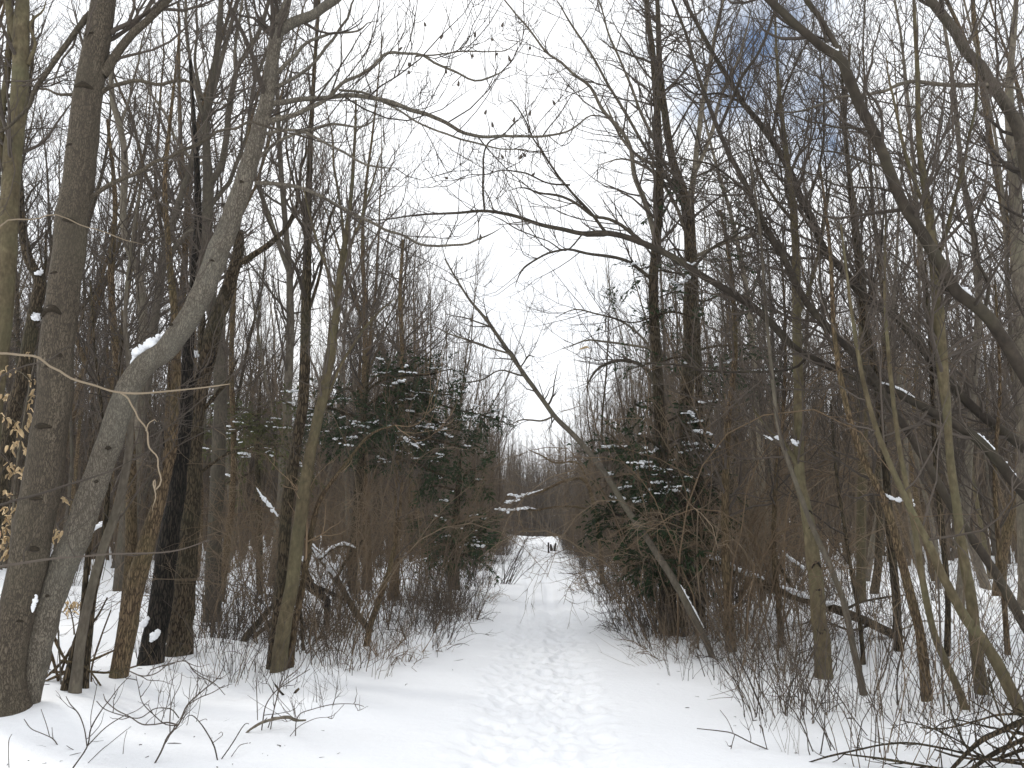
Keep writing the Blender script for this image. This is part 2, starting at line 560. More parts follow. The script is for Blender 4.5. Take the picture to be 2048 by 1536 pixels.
def hero(label, mat, trunk, limbs=(), twmat=None, Y=None, S=16, dens=1.0, tw=None, t0=0.3, group=None, cat='tree',
         name='bare_tree', flare=1.15, rough=0.035, limbmat=None, seed=None, twigs=True):
    if mat is M_SMOOTH:
        trunk = [(p[0], p[1], p[2] * .85, *p[3:]) for p in trunk]; limbs = [[(p[0], p[1], p[2] * .85, *p[3:]) for p in l] for l in limbs]
    SEED[0] += 1
    rng = np.random.default_rng(seed or SEED[0])
    if Y is None:
        g = ground_at(trunk[0][0], trunk[0][1]); Y = g[1]
    T = poly3(trunk, Y)
    base = T[0, :3].copy()
    base[2] = float(gh(base[0], base[1]))
    root = empty(name, base)
    tag(root, label, cat, group)
    n = max(12, int(len(T) * 6))
    C = catmull(T, n)
    # carry the trunk into the snow
    low = C[0].copy(); dirn = C[0, :3] - C[2, :3]; dirn = dirn / np.linalg.norm(dirn)
    need = max(0.0, C[0, 2] - base[2]) + 0.35
    low[:3] += dirn * need / max(0.3, -dirn[2]) if dirn[2] < -0.2 else np.array([0, 0, -need])
    C = np.vstack([low, C]); C[:, 3] = np.maximum(C[:, 3], 0.003)
    hgt = C[:, 2] - base[2]
    C[:, 3] *= 1 + (flare - 1) * np.exp(-np.maximum(hgt, 0) / 0.18)
    C[1:, :2] += soft(rng, n, 2) * C[1:, 3:4] * 0.04
    a = Acc(); a.tube(C[None, :, :3], C[None, :, 3], S, rough, rng)
    link('trunk', a.mesh('trunk', mat, base), root)
    srcs = [(C[:, :3], C[:, 3], t0)]
    for lb in limbs:
        Lp = catmull(poly3(lb, Y), max(8, len(lb) * 4))
        Lp[1:, :3] += soft(rng, len(Lp) - 1, 3) * np.array([0.010, .03, .010]) * np.linspace(0.2, 1, len(Lp) - 1)[:, None]
        Lp[-4:, 3] *= np.array([.9, .7, .45, .2])
        a = Acc(); a.tube(Lp[None, :, :3], np.maximum(Lp[None, :, 3], .0012), 8, rough, rng)
        link('limb', a.mesh('limb', limbmat or mat, base), root)
        srcs.append((Lp[:, :3], Lp[:, 3], 0.08))
    if twigs:
        kw = dict(d1=3.9 * dens)
        kw.update(tw or {})
        acc = twigs_for(rng, srcs, **kw)
        if acc.n:
            link('crown', acc.mesh('crown', twmat or M_TWIG, base), root)['kind'] = 'stuff'
    return root, base, Y, srcs


UPT = dict(up=0.5, d2=4.8, d3=5.0)
# ---- A: great straight tulip tree at the left
A, A_base, A_Y, A_src = hero('thick straight trunk with pale cracked bark at the left edge, foot touching the leaning trunk',
     M_TULIP, [(4, 1428, 90), (12, 1310, 76), (40, 1200, 68), (62, 1090, 72), (78, 1000, 72), (92, 900, 68), (102, 850, 66), (116, 675, 62), (137, 512, 59), (160, 340, 57), (180, 171, 52),
               (207, 0, 44), (235, -200, 38), (262, -450, 30), (285, -800, 18)],
     [[(205, 150, 20), (240, 95, 17), (285, 45, 15), (330, 5, 13), (390, -60, 9), (430, -160, 5)],
      [(198, 12, 16), (181, 32, 13), (147, 75, 11), (100, 135, 10), (62, 185, 8), (30, 240, 6), (-30, 300, 4)],
      [(195, 190, 10), (230, 172, 8), (300, 163, 7), (370, 165, 6), (420, 200, 4), (470, 215, 3)],
      [(165, 412, 10), (181, 393, 9), (253, 355, 8), (328, 318, 7), (369, 297, 7), (427, 273, 6), (478, 253, 5, -.4), (519, 245, 5, -.5), (554, 251, 4, -.5), (601, 273, 3, -.5), (649, 301, 2, -.5)],
      [(150, 188, 7), (110, 186, 5), (50, 165, 4), (10, 150, 3)]],
     S=28, t0=0.45, dens=0.7, tw=UPT, flare=1.18, rough=0.02)
# ---- B: leaning tulip tree, sharing the foot
B, B_base, B_Y, B_src = hero('pale grey trunk leaning right, snow on its bend, foot against the thick straight trunk',
     M_TULIP2, [(60, 1422, 28), (66, 1350, 46), (74, 1300, 53), (83, 1250, 56), (101, 1200, 54), (121, 1150, 54), (145, 1095, 53), (173, 1018, 51), (203, 930, 49), (232, 850, 48), (252, 790, 46), (275, 744, 44), (300, 722, 43), (326, 705, 42), (352, 673, 43), (378, 635, 42),
                (412, 570, 43), (437, 500, 42), (470, 420, 38), (495, 342, 35), (515, 270, 31), (533, 205, 28), (548, 100, 25), (556, 60, 26), (575, 0, 15), (590, -80, 12), (610, -250, 8), (615, -420, 4)],
     [[(556, 62, 24), (585, 44, 21), (625, 32, 19), (666, 0, 18), (730, -60, 14), (800, -160, 8)],
      [(531, 209, 12), (600, 199, 10), (660, 194, 9), (717, 195, 9), (795, 213, 9), (873, 238, 8), (936, 264, 7), (990, 270, 6), (1069, 270, 5), (1123, 265, 4), (1186, 236, 3), (1230, 240, 2)],
      [(531, 246, 12), (600, 224, 9), (650, 199, 8), (678, 176, 7), (740, 137, 6), (776, 110, 6), (834, 113, 5), (889, 137, 5), (932, 150, 4), (975, 150, 4), (1022, 137, 3)],
      [(830, 113, 4), (880, 110, 3), (940, 104, 3), (1000, 102, 2), (1060, 82, 2)],
      [(678, 180, 5), (740, 190, 5), (800, 225, 4), (870, 262, 4), (930, 282, 4), (1000, 298, 3), (1080, 300, 2)],
      [(510, 366, 9), (560, 368, 8), (600, 375, 8), (650, 398, 7), (698, 424, 7), (768, 457, 6), (834, 484, 5), (893, 492, 5), (951, 484, 4), (1006, 449, 3)],
      [(548, 150, 10), (590, 110, 7), (630, 72, 6), (700, 60, 4), (760, 40, 3)],
      [(545, 175, 9), (600, 150, 6), (650, 100, 6), (690, 40, 5), (720, -30, 4)],
      [(500, 330, 8), (560, 280, 6), (640, 250, 6), (720, 250, 4), (780, 240, 3)],
      [(520, 270, 7), (600, 262, 6), (680, 300, 5), (750, 330, 4), (810, 330, 3)]],
     S=26, t0=0.55, dens=0.75, tw=dict(up=0.75, d2=3.4, d3=3.0, L2=(.3, .8), L3=(.12, .38)), flare=1.12, rough=0.02)
# ---- C, left edge twin stem
hero('grey tree at the upper left edge, splitting in two near the top', M_OLIVE,
     [(-75, 1420, 52), (-40, 1050, 44), (-6, 720, 38), (8, 600, 36), (14, 512, 34), (17, 430, 34), (27, 300, 33), (41, 171, 30), (42, 80, 30), (44, 0, 24), (50, -150, 18), (60, -400, 8)],
     [[(38, 90, 20), (22, 45, 16), (18, 0, 15), (12, -120, 10), (0, -300, 5)], [(2, 330, 13), (4, 220, 13), (14, 130, 13), (20, 30, 12), (24, -60, 10)],
      [(55, 130, 9), (70, 90, 6), (62, 45, 5), (100, 0, 4)]],
     Y=9.0, t0=0.5, dens=0.8, tw=UPT)
# ---- D sinuous black stem at left edge
D, D_base, D_Y, _ = hero('sinuous dark rough trunk bending behind the thick left tree', M_DARK,
     [(-45, 1330, 30), (-20, 1080, 30), (2, 960, 28), (14, 880, 28), (28, 820, 27), (42, 770, 26), (56, 700, 25), (66, 640, 24), (78, 585, 22), (76, 555, 20), (56, 515, 18), (45, 460, 15), (42, 400, 13), (38, 310, 10), (52, 220, 8), (65, 120, 6), (66, 30, 4)],
     [[(75, 560, 8), (86, 540, 6), (92, 500, 5), (100, 430, 3)], [(64, 650, 7), (76, 640, 5), (90, 610, 3)]], Y=10.0, t0=0.45, tw=UPT)
# ---- E crooked grey
hero('crooked thin grey trunk between the thick left trunk and the leaning one', M_GREY,
     [(262, 1290, 24), (262, 1100, 22), (266, 1000, 20), (275, 860, 18), (286, 700, 17), (285, 620, 17), (276, 545, 16), (252, 480, 14), (246, 410, 13), (250, 330, 13), (243, 265, 12), (226, 205, 11), (220, 140, 9), (205, 60, 6), (190, -60, 4)],
     [[(278, 550, 7), (300, 490, 5), (330, 470, 5), (390, 465, 3)], [(240, 260, 6), (260, 190, 5), (275, 120, 4), (300, 40, 3)]], Y=12.5, t0=0.35, tw=UPT)
# ---- F grey forked stems
hero('grey tree forking into upright stems behind the leaning trunk', M_GREY,
     [(425, 1236, 34), (428, 1100, 29), (438, 900, 27), (440, 760, 25), (430, 650, 24), (415, 560, 24), (413, 478, 23), (417, 376, 21), (413, 307, 16), (410, 239, 14), (420, 188, 13), (434, 102, 12), (440, 34, 11), (446, -60, 8), (450, -220, 4)],
     [[(420, 365, 15), (441, 335, 13), (454, 273, 12), (458, 222, 12), (471, 153, 11), (478, 130, 9), (506, 85, 9), (533, 17, 8), (560, -80, 5)],
      [(412, 245, 9), (396, 195, 8), (378, 110, 7), (372, 40, 6), (368, -60, 4)], [(405, 200, 7), (390, 130, 6), (392, 60, 5), (395, -40, 4)],
      [(471, 155, 7), (470, 90, 6), (480, 20, 5), (482, -60, 3)], [(356, 480, 5), (385, 462, 7), (412, 470, 9)],
      [(408, 330, 6), (365, 300, 5), (330, 230, 5), (300, 180, 4), (260, 120, 3)]], t0=0.4, dens=1.0, tw=UPT)
# ---- G1 black trunk, G2 dark broken snag
hero('blackest trunk standing left of the broken snag, snow stuck to its foot', M_BLACK,
     [(301, 1328, 46), (312, 1260, 44), (322, 1200, 43), (333, 1110, 41), (348, 1011, 34), (358, 950, 32), (368, 860, 28), (374, 760, 25), (380, 650, 20), (392, 520, 17), (396, 380, 13), (388, 250, 9), (380, 120, 6)],
     [[(372, 800, 7), (400, 745, 5), (425, 725, 4), (440, 690, 3)], [(352, 990, 6), (330, 900, 4), (318, 830, 3)]], t0=0.55, tw=UPT)
G2, G2_base, G2_Y, _ = hero('dark furrowed trunk with a broken top and one limb reaching right', M_DARK,
     [(356, 1313, 50), (364, 1230, 46), (372, 1150, 41), (382, 1011, 38), (385, 900, 38), (394, 800, 36), (415, 720, 32), (432, 640, 31), (458, 575, 26), (472, 525, 23), (477, 490, 20), (478, 462, 17)],
     [[(478, 525, 14), (500, 515, 13), (533, 492, 12), (558, 468, 10), (581, 440, 9), (593, 400, 7), (605, 325, 5), (620, 250, 3)],
      [(405, 745, 14), (402, 690, 13), (405, 640, 11), (412, 560, 8)], [(398, 830, 9), (440, 780, 7), (470, 735, 5), (480, 700, 4)],
      [(384, 960, 8), (420, 930, 6), (460, 905, 5), (520, 890, 4), (600, 885, 3)]], t0=0.8, tw=UPT)
# ---- H, I, J small trunks at left foreground
hero('short thick grey brown trunk leaning right, standing alone in front of the black trunk', M_BROWN,
     [(234, 1377, 32), (252, 1270, 36), (268, 1180, 38), (290, 1100, 34), (318, 1000, 25), (340, 900, 21), (352, 780, 18), (350, 640, 15), (338, 500, 12), (330, 360, 9), (345, 200, 6), (360, 60, 4)],
     [[(322, 990, 10), (350, 900, 8), (345, 800, 6), (330, 700, 4)]], t0=0.45, tw=UPT)
hero('slim upright brown trunk just left of the short leaning trunk', M_BROWN,
     [(246, 1300, 26), (258, 1180, 25), (262, 1060, 22), (262, 960, 20), (258, 850, 18), (235, 720, 15), (222, 560, 12), (230, 400, 9), (215, 240, 6)], t0=0.4, tw=UPT)
hero('thin leaning grey stem right of the two big left trunks', M_GREY,
     [(149, 1391, 22), (158, 1320, 20), (171, 1230, 18), (190, 1150, 17), (212, 1080, 17), (236, 1011, 17), (258, 900, 14), (262, 780, 11), (250, 640, 8), (262, 500, 6), (280, 380, 4)], t0=0.35, tw=UPT)
hero('dark thin stem close behind the leaning grey stem', M_DARK,
     [(128, 1382, 13), (150, 1290, 12), (164, 1240, 12), (172, 1150, 11), (180, 1060, 10), (195, 960, 9), (205, 850, 7), (190, 700, 5), (180, 560, 3)], t0=0.3, tw=UPT)
hero('slender dark stem standing between the leaning grey stem and the short trunk', M_DARK,
     [(169, 1383, 14), (176, 1300, 13), (186, 1200, 12), (205, 1110, 11), (214, 1000, 10), (225, 880, 8), (240, 730, 6), (255, 600, 4)], t0=0.3, tw=UPT)
# ---- K, L pair
K_, K_base, K_Y, K_src = hero('slim olive trunk rising with a slight lean in front of the snowy evergreen', M_OLIVE,
     [(556, 1354, 32), (566, 1270, 29), (581, 1182, 27), (595, 1080, 26), (605, 1011, 25), (616, 927, 23), (629, 865, 21), (643, 807, 20), (660, 722, 17), (673, 620, 15), (683, 534, 13), (694, 460, 10), (703, 380, 8), (709, 290, 6), (712, 200, 4)],
     [[(640, 820, 5), (700, 700, 5), (740, 640, 4), (800, 590, 3)], [(686, 530, 6), (720, 440, 5), (745, 360, 4), (770, 280, 3)], [(676, 600, 6), (640, 500, 5), (620, 420, 4), (600, 330, 3)], [(690, 500, 5), (680, 400, 5), (664, 300, 4), (655, 200, 3)]],
     t0=0.45, dens=1.3, tw=UPT, twmat=M_TWIG)
hero('straight dark trunk just behind the slim olive trunk', M_DARK,
     [(547, 1340, 26), (556, 1240, 25), (565, 1130, 24), (574, 1011, 24), (594, 880, 22), (607, 790, 21), (612, 600, 19), (616, 450, 15), (620, 300, 11), (628, 150, 8), (638, 0, 6), (645, -120, 3)],
     [[(612, 640, 7), (640, 540, 6), (655, 460, 5), (680, 360, 4)], [(616, 450, 6), (590, 380, 5), (575, 300, 4), (570, 210, 3)]], t0=0.45, dens=1.2, tw=UPT)
hero('olive side stem sharing a foot with the slim olive trunk', M_BROWN,
     [(577, 1350, 15), (588, 1260, 14), (604, 1180, 13), (618, 1090, 12), (640, 1000, 9), (690, 930, 7), (740, 870, 5), (790, 850, 3)], t0=0.3, tw=UPT, twmat=M_TWIGT)
hero('small bare stem leaning right alone in the snow at the left of the track', M_BROWN,
     [(733, 1294, 13), (737, 1270, 12), (744, 1240, 12), (754, 1210, 12), (765, 1180, 11), (778, 1141, 10), (790, 1085, 8), (795, 1030, 6), (805, 960, 4)], t0=0.4, tw=UPT, flare=1.1)
hero('straight brown trunk behind the small leaning stem left of the track', M_BROWN,
     [(788, 1205, 18), (791, 1148, 17), (796, 1011, 16), (800, 880, 14), (806, 740, 11), (800, 600, 8), (806, 480, 5)], t0=0.35, dens=1.7, tw=UPT)
# ---- Q diagonal trunk over the track
Q_, Q_base, Q_Y, Q_src = hero('thin trunk leaning far left right across the track, snow along its lower edge', M_GREY,
     [(1427, 1321, 12), (1412, 1282, 13), (1392, 1243, 14), (1366, 1195, 14), (1338, 1145, 14), (1306, 1096, 13, .2), (1280, 1056, 13, .4), (1257, 1023, 12, .6), (1235, 987, 12, .8), (1195, 925, 11, 1.1), (1148, 871, 11, 1.4), (1111, 834, 10, 1.7),
      (1082, 795, 9, 2.0), (1050, 751, 9, 2.2), (1024, 713, 8, 2.4), (976, 644, 7, 2.8), (942, 603, 5, 3.1), (915, 562, 4, 3.3), (890, 518, 3, 3.5)],
     [[(1110, 832, 4, 1.7), (1080, 842, 4, 1.8), (1050, 840, 3, 1.8), (1015, 850, 2, 1.8)], [(1050, 752, 4, 2.2), (1000, 742, 3, 2.3), (960, 760, 3, 2.3), (900, 770, 2, 2.4)],
      [(1020, 708, 4, 2.4), (960, 690, 4, 2.5), (900, 668, 3, 2.7), (840, 640, 2, 2.8)], [(985, 655, 3, 2.8), (940, 640, 3, 2.9), (890, 628, 2, 3)],
      [(1040, 738, 3, 2.3), (1055, 715, 3, 2.3), (1075, 712, 2, 2.2)]],
     t0=0.5, dens=1.2, tw=dict(up=0.3, L1=(.4, 1.2), d2=3.6, d3=3, L2=(.2, .6), L3=(.1, .3)), S=12, flare=1.05)
# ---- T1, T2 by the right evergreen
hero('straight dark trunk rising through the right evergreen, with a limb curving left over the track', M_DARK,
     [(1335, 1268, 32), (1332, 1150, 28), (1326, 1000, 25), (1320, 860, 23), (1316, 771, 21), (1311, 660, 20), (1307, 586, 19), (1312, 490, 18), (1319, 390, 16), (1316, 254, 14), (1306, 117, 12), (1293, 0, 10), (1285, -140, 7), (1282, -320, 3)],
     [[(1312, 480, 12), (1296, 420, 11), (1270, 350, 10), (1262, 298, 9), (1244, 265, 8), (1209, 226, 7), (1178, 172, 6), (1123, 129, 5), (1069, 74, 4), (1014, 8, 3), (970, -50, 2)],
      [(1306, 560, 8), (1250, 520, 7), (1186, 508, 6), (1127, 500, 5), (1080, 512, 4), (1050, 535, 4), (1028, 580, 3)],
      [(1317, 300, 7), (1280, 220, 6), (1250, 140, 5), (1215, 60, 4), (1190, -30, 3)], [(1312, 330, 6), (1250, 225, 6), (1200, 140, 5), (1150, 60, 4), (1100, -20, 3)],
      [(1316, 780, 9), (1290, 735, 8), (1240, 720, 7), (1190, 745, 5), (1160, 790, 3)], [(1314, 720, 6), (1280, 670, 5), (1230, 640, 4), (1160, 620, 3), (1100, 640, 2)],
      [(1314, 700, 6), (1260, 690, 5), (1180, 680, 4), (1120, 700, 2)]],
     t0=0.42, dens=1.5, tw=dict(up=0.4, d2=3.5, d3=3.0), limbmat=M_GREY)
T2, T2_base, T2_Y, T2_src = hero('grey trunk with a fork high up, standing right of the dark trunk in the evergreen', M_DARK,
     [(1372, 1255, 34), (1372, 1100, 31), (1373, 950, 29), (1374, 800, 27), (1377, 720, 26), (1378, 620, 25), (1380, 520, 23), (1375, 430, 21), (1366, 385, 19), (1343, 312, 16), (1331, 234, 14), (1320, 137, 12), (1315, 0, 9), (1312, -120, 6), (1310, -280, 3)],
     [[(1376, 430, 16), (1386, 360, 13), (1395, 280, 11), (1403, 220, 10), (1416, 150, 9), (1427, 96, 8), (1447, 0, 6), (1460, -90, 4)], [(1387, 350, 10), (1408, 305, 9), (1425, 260, 8), (1445, 190, 7), (1480, 110, 5), (1500, 20, 4)],
      [(1366, 390, 9), (1320, 340, 8), (1275, 310, 6), (1240, 270, 5), (1200, 190, 4)], [(1370, 460, 8), (1340, 390, 7), (1300, 340, 6), (1250, 320, 4), (1190, 330, 3)],
      [(1378, 520, 8), (1440, 490, 7), (1500, 470, 6), (1560, 440, 4)]],
     t0=0.35, dens=1.4, tw=dict(up=0.2, d2=3.5, d3=3.0), limbmat=M_PALE)
# ---- R1 beech like trunk with scars
R1, R1_base, R1_Y, R1_src = hero('greenish trunk with dark V shaped scars, the thickest foot on the right side', M_OLIVE,
     [(1648, 1356, 33), (1644, 1290, 31), (1637, 1233, 30), (1630, 1148, 28), (1620, 1062, 25), (1611, 1011, 21), (1600, 960, 20), (1597, 880, 20), (1596, 770, 19), (1594, 650, 18), (1593, 534, 16), (1588, 430, 14), (1575, 320, 11), (1560, 200, 8), (1552, 80, 5), (1548, -40, 3)],
     [[(1611, 1011, 13), (1592, 927, 11), (1578, 900, 10), (1560, 872, 8), (1530, 850, 6), (1500, 800, 4)], [(1594, 640, 8), (1630, 540, 7), (1650, 440, 6), (1665, 330, 4)], [(1590, 450, 7), (1545, 390, 6), (1510, 320, 5), (1490, 230, 4)]],
     t0=0.35, dens=1.7, tw=UPT)
hero('thin straight stem leaning left beside the scarred trunk', M_GREY,
     [(1727, 1389, 14), (1714, 1330, 13), (1690, 1216, 12), (1669, 1155, 11), (1645, 1100, 11), (1621, 1045, 10), (1590, 960, 9), (1560, 870, 8), (1545, 760, 7), (1532, 620, 6), (1520, 460, 5), (1500, 320, 3)], t0=0.35, dens=1.7, tw=UPT)
hero('dark straight trunk behind the fallen log on the right', M_DARK,
     [(1799, 1302, 17), (1794, 1230, 16), (1791, 1182, 16), (1779, 1045, 15), (1768, 900, 14), (1750, 740, 13), (1728, 640, 12), (1715, 520, 10), (1700, 380, 8), (1690, 240, 6), (1680, 90, 4)], t0=0.35, dens=1.7, tw=UPT)
hero('grey brown trunk curving left, middle of the right hand row of trunks', M_BROWN,
     [(1855, 1401, 20), (1848, 1330, 19), (1840, 1267, 19), (1823, 1199, 18), (1802, 1113, 17), (1772, 1011, 15), (1724, 910, 13), (1690, 800, 11), (1668, 660, 9), (1660, 500, 7), (1640, 330, 4)], t0=0.35, dens=1.7, tw=UPT)
hero('slender trunk bowed to the left at its foot, right of the middle trunk', M_OLIVE,
     [(1931, 1420, 15), (1915, 1375, 14), (1881, 1301, 14), (1864, 1250, 13), (1852, 1200, 13), (1838, 1120, 12), (1825, 1030, 11), (1800, 900, 9), (1782, 760, 8), (1770, 600, 6), (1772, 420, 4)], t0=0.35, dens=1.7, tw=UPT)
hero('upright olive grey trunk between the bowed slender trunk and the snow flecked one', M_OLIVE,
     [(1964, 1399, 25), (1956, 1320, 23), (1950, 1270, 22), (1943, 1199, 21), (1932, 1140, 19), (1925, 1096, 18), (1908, 980, 16), (1895, 850, 15), (1882, 700, 23), (1872, 560, 20), (1858, 430, 16), (1840, 300, 12), (1835, 150, 9), (1828, 0, 6), (1825, -120, 3)],
     [[(1868, 540, 9), (1900, 430, 8), (1925, 330, 6), (1950, 200, 5), (1960, 60, 3)], [(1858, 430, 8), (1815, 330, 7), (1790, 230, 5), (1770, 100, 4)]], t0=0.35, dens=1.7, tw=UPT)
hero('long curved trunk sweeping up left from the lower right corner, flecked with snow', M_OLIVE,
     [(2046, 1432, 24), (2022, 1380, 23), (1990, 1318, 22), (1958, 1270, 21), (1929, 1233, 19), (1888, 1158, 17), (1861, 1096, 15), (1826, 1028, 13), (1785, 940, 11), (1750, 850, 10), (1722, 740, 8), (1700, 600, 6), (1682, 450, 4)], t0=0.35, dens=1.2, tw=UPT)
# ---- R8 dark with R12
hero('dark bare trunk entering low at the right edge and leaning left up to the top', M_SMOOTH,
     [(2096, 1330, 24), (2048, 1250, 22), (1997, 1155, 21), (1946, 1079, 20), (1902, 1011, 19), (1854, 927, 18), (1820, 869, 18), (1788, 825, 17), (1741, 746, 17), (1690, 691, 16), (1656, 654, 16), (1621, 616, 16), (1594, 572, 15), (1580, 541, 15), (1553, 489, 14), (1519, 434, 13),
      (1492, 369, 12), (1464, 318, 11), (1437, 260, 10), (1416, 205, 9), (1392, 137, 8), (1372, 68, 7), (1348, 8, 6), (1320, -70, 4), (1290, -180, 2)],
     [[(1437, 262, 8), (1461, 205, 8), (1485, 154, 8), (1509, 120, 7), (1526, 85, 7), (1550, 17, 6), (1565, -60, 4)], [(1580, 545, 7), (1540, 480, 5), (1470, 450, 4), (1400, 440, 3)], [(1500, 390, 6), (1440, 340, 5), (1380, 320, 4), (1300, 300, 3)],
      [(1690, 690, 7), (1650, 610, 6), (1640, 500, 5), (1650, 380, 4), (1645, 250, 3)]],
     t0=0.3, dens=1.9, tw=dict(up=0.5, d2=4.4, d3=4.4), twmat=M_TWIG)
# ---- R9 upper right dark
R9, R9_base, R9_Y, _ = hero('dark smooth trunk sweeping across the upper right with a snowy fork near the top', M_SMOOTH,
     [(2420, 1480, 42), (2300, 1200, 38), (2160, 930, 34), (2048, 746, 30), (1997, 664, 28), (1963, 623, 28), (1912, 582, 27), (1885, 534, 26), (1867, 505, 26), (1847, 470, 26), (1816, 424, 25), (1789, 369, 25), (1768, 314, 24), (1741, 253, 24), (1717, 205, 23), (1693, 147, 23),
      (1680, 118, 22), (1638, 89, 19), (1587, 44, 18), (1539, 0, 17), (1480, -60, 14), (1400, -160, 9), (1320, -300, 4)],
     [[(1684, 120, 14), (1672, 90, 13), (1656, 62, 12), (1618, 0, 11), (1590, -70, 8), (1560, -200, 4)], [(1968, 622, 9), (1977, 585, 9), (1972, 560, 8), (1955, 520, 6), (1945, 470, 4), (1950, 420, 3)],
      [(1790, 385, 6), (1820, 380, 5), (1760, 400, 4), (1680, 380, 4), (1600, 330, 3)][0:1] + [(1740, 375, 5), (1680, 370, 4), (1600, 335, 3), (1540, 330, 2)],
      [(1747, 262, 6), (1690, 252, 5), (1620, 240, 4), (1560, 225, 3)], [(1776, 335, 6), (1720, 322, 5), (1660, 300, 4), (1590, 300, 3)]],
     Y=6.8, t0=0.3, dens=1.1, tw=dict(up=0.4, d2=3.4, d3=3.2), S=18, rough=0.02, seed=500)
# ---- R10 the long arch over the track
R10, R10_base, R10_Y, _ = hero('long dark stem arching from the right edge over the track almost to the left trees', M_SMOOTH,
     [(2420, 1490, 40), (2300, 1290, 34), (2180, 1130, 30), (2048, 985, 26), (1997, 924, 24), (1946, 872, 22), (1871, 828, 20), (1823, 801, 19), (1758, 770, 18), (1707, 753, 18), (1673, 739, 17), (1615, 712, 17), (1580, 688, 17), (1543, 647, 17), (1495, 606, 17), (1433, 568, 16), (1382, 538, 15),
      (1342, 512, 15), (1264, 478, 14), (1213, 466, 13), (1166, 467, 11), (1127, 459, 10), (1080, 449, 9), (1030, 432, 8), (971, 422, 7), (912, 426, 6), (834, 430, 4), (760, 440, 3), (700, 436, 2)],
     [[(1213, 466, 8), (1178, 422, 7), (1140, 380, 6), (1108, 340, 5), (1072, 280, 4), (1037, 219, 3), (1000, 180, 2)],
      [(1285, 484, 10), (1225, 438, 8), (1186, 430, 7), (1116, 391, 6), (1060, 379, 4), (1010, 382, 3)],
      [(1140, 370, 5), (1100, 368, 4), (1050, 348, 4), (1000, 342, 3), (930, 355, 2), (850, 372, 2)],
      [(969, 420, 5), (966, 380, 5), (966, 320, 4), (972, 290, 4), (1000, 270, 3), (1060, 230, 2)],
      [(1166, 467, 4), (1130, 500, 4), (1090, 480, 3), (1030, 455, 3), (960, 420, 2)],
      [(1382, 540, 7), (1420, 500, 6), (1470, 470, 5), (1540, 430, 4), (1580, 370, 3)],
      [(1615, 712, 7), (1580, 740, 6), (1500, 745, 6), (1420, 742, 5), (1340, 730, 4), (1240, 725, 3)]],
     Y=8.2, t0=0.32, dens=1.2, tw=dict(up=0.55, d2=3.2, d3=2.8, L1=(.5, 1.6)), S=16, rough=0.02, seed=501)
# ---- R11
R11, R11_base, R11_Y, _ = hero('dark stem entering at mid right and curving up to the top, above the long arch', M_SMOOTH,
     [(2430, 1420, 36), (2300, 1180, 30), (2170, 1010, 26), (2048, 896, 23), (1995, 855, 22), (1946, 814, 21), (1895, 760, 20), (1861, 719, 20), (1826, 671, 20), (1789, 630, 20), (1734, 599, 20), (1690, 544, 19), (1649, 500, 18), (1625, 440, 17), (1608, 410, 16), (1587, 359, 15), (1567, 318, 15), (1543, 280, 14),
      (1519, 246, 13), (1485, 205, 12), (1461, 164, 11), (1427, 109, 10), (1396, 51, 9), (1368, 0, 8), (1330, -80, 6), (1300, -200, 3)],
     [[(1608, 412, 7), (1640, 330, 6), (1650, 230, 5), (1640, 120, 4), (1650, 20, 3)], [(1543, 282, 6), (1560, 210, 6), (1590, 130, 5), (1620, 60, 4), (1640, -20, 3)], [(1734, 600, 8), (1760, 520, 6), (1770, 430, 5), (1760, 330, 4)],
      [(1649, 510, 6), (1600, 490, 5), (1530, 500, 4), (1450, 520, 3), (1380, 515, 2)], [(1485, 205, 6), (1440, 190, 5), (1380, 180, 4), (1310, 150, 3)]],
     Y=8.8, t0=0.3, dens=1.9, tw=dict(up=0.5, d2=4.4, d3=4.4), S=16, rough=0.02, seed=502)
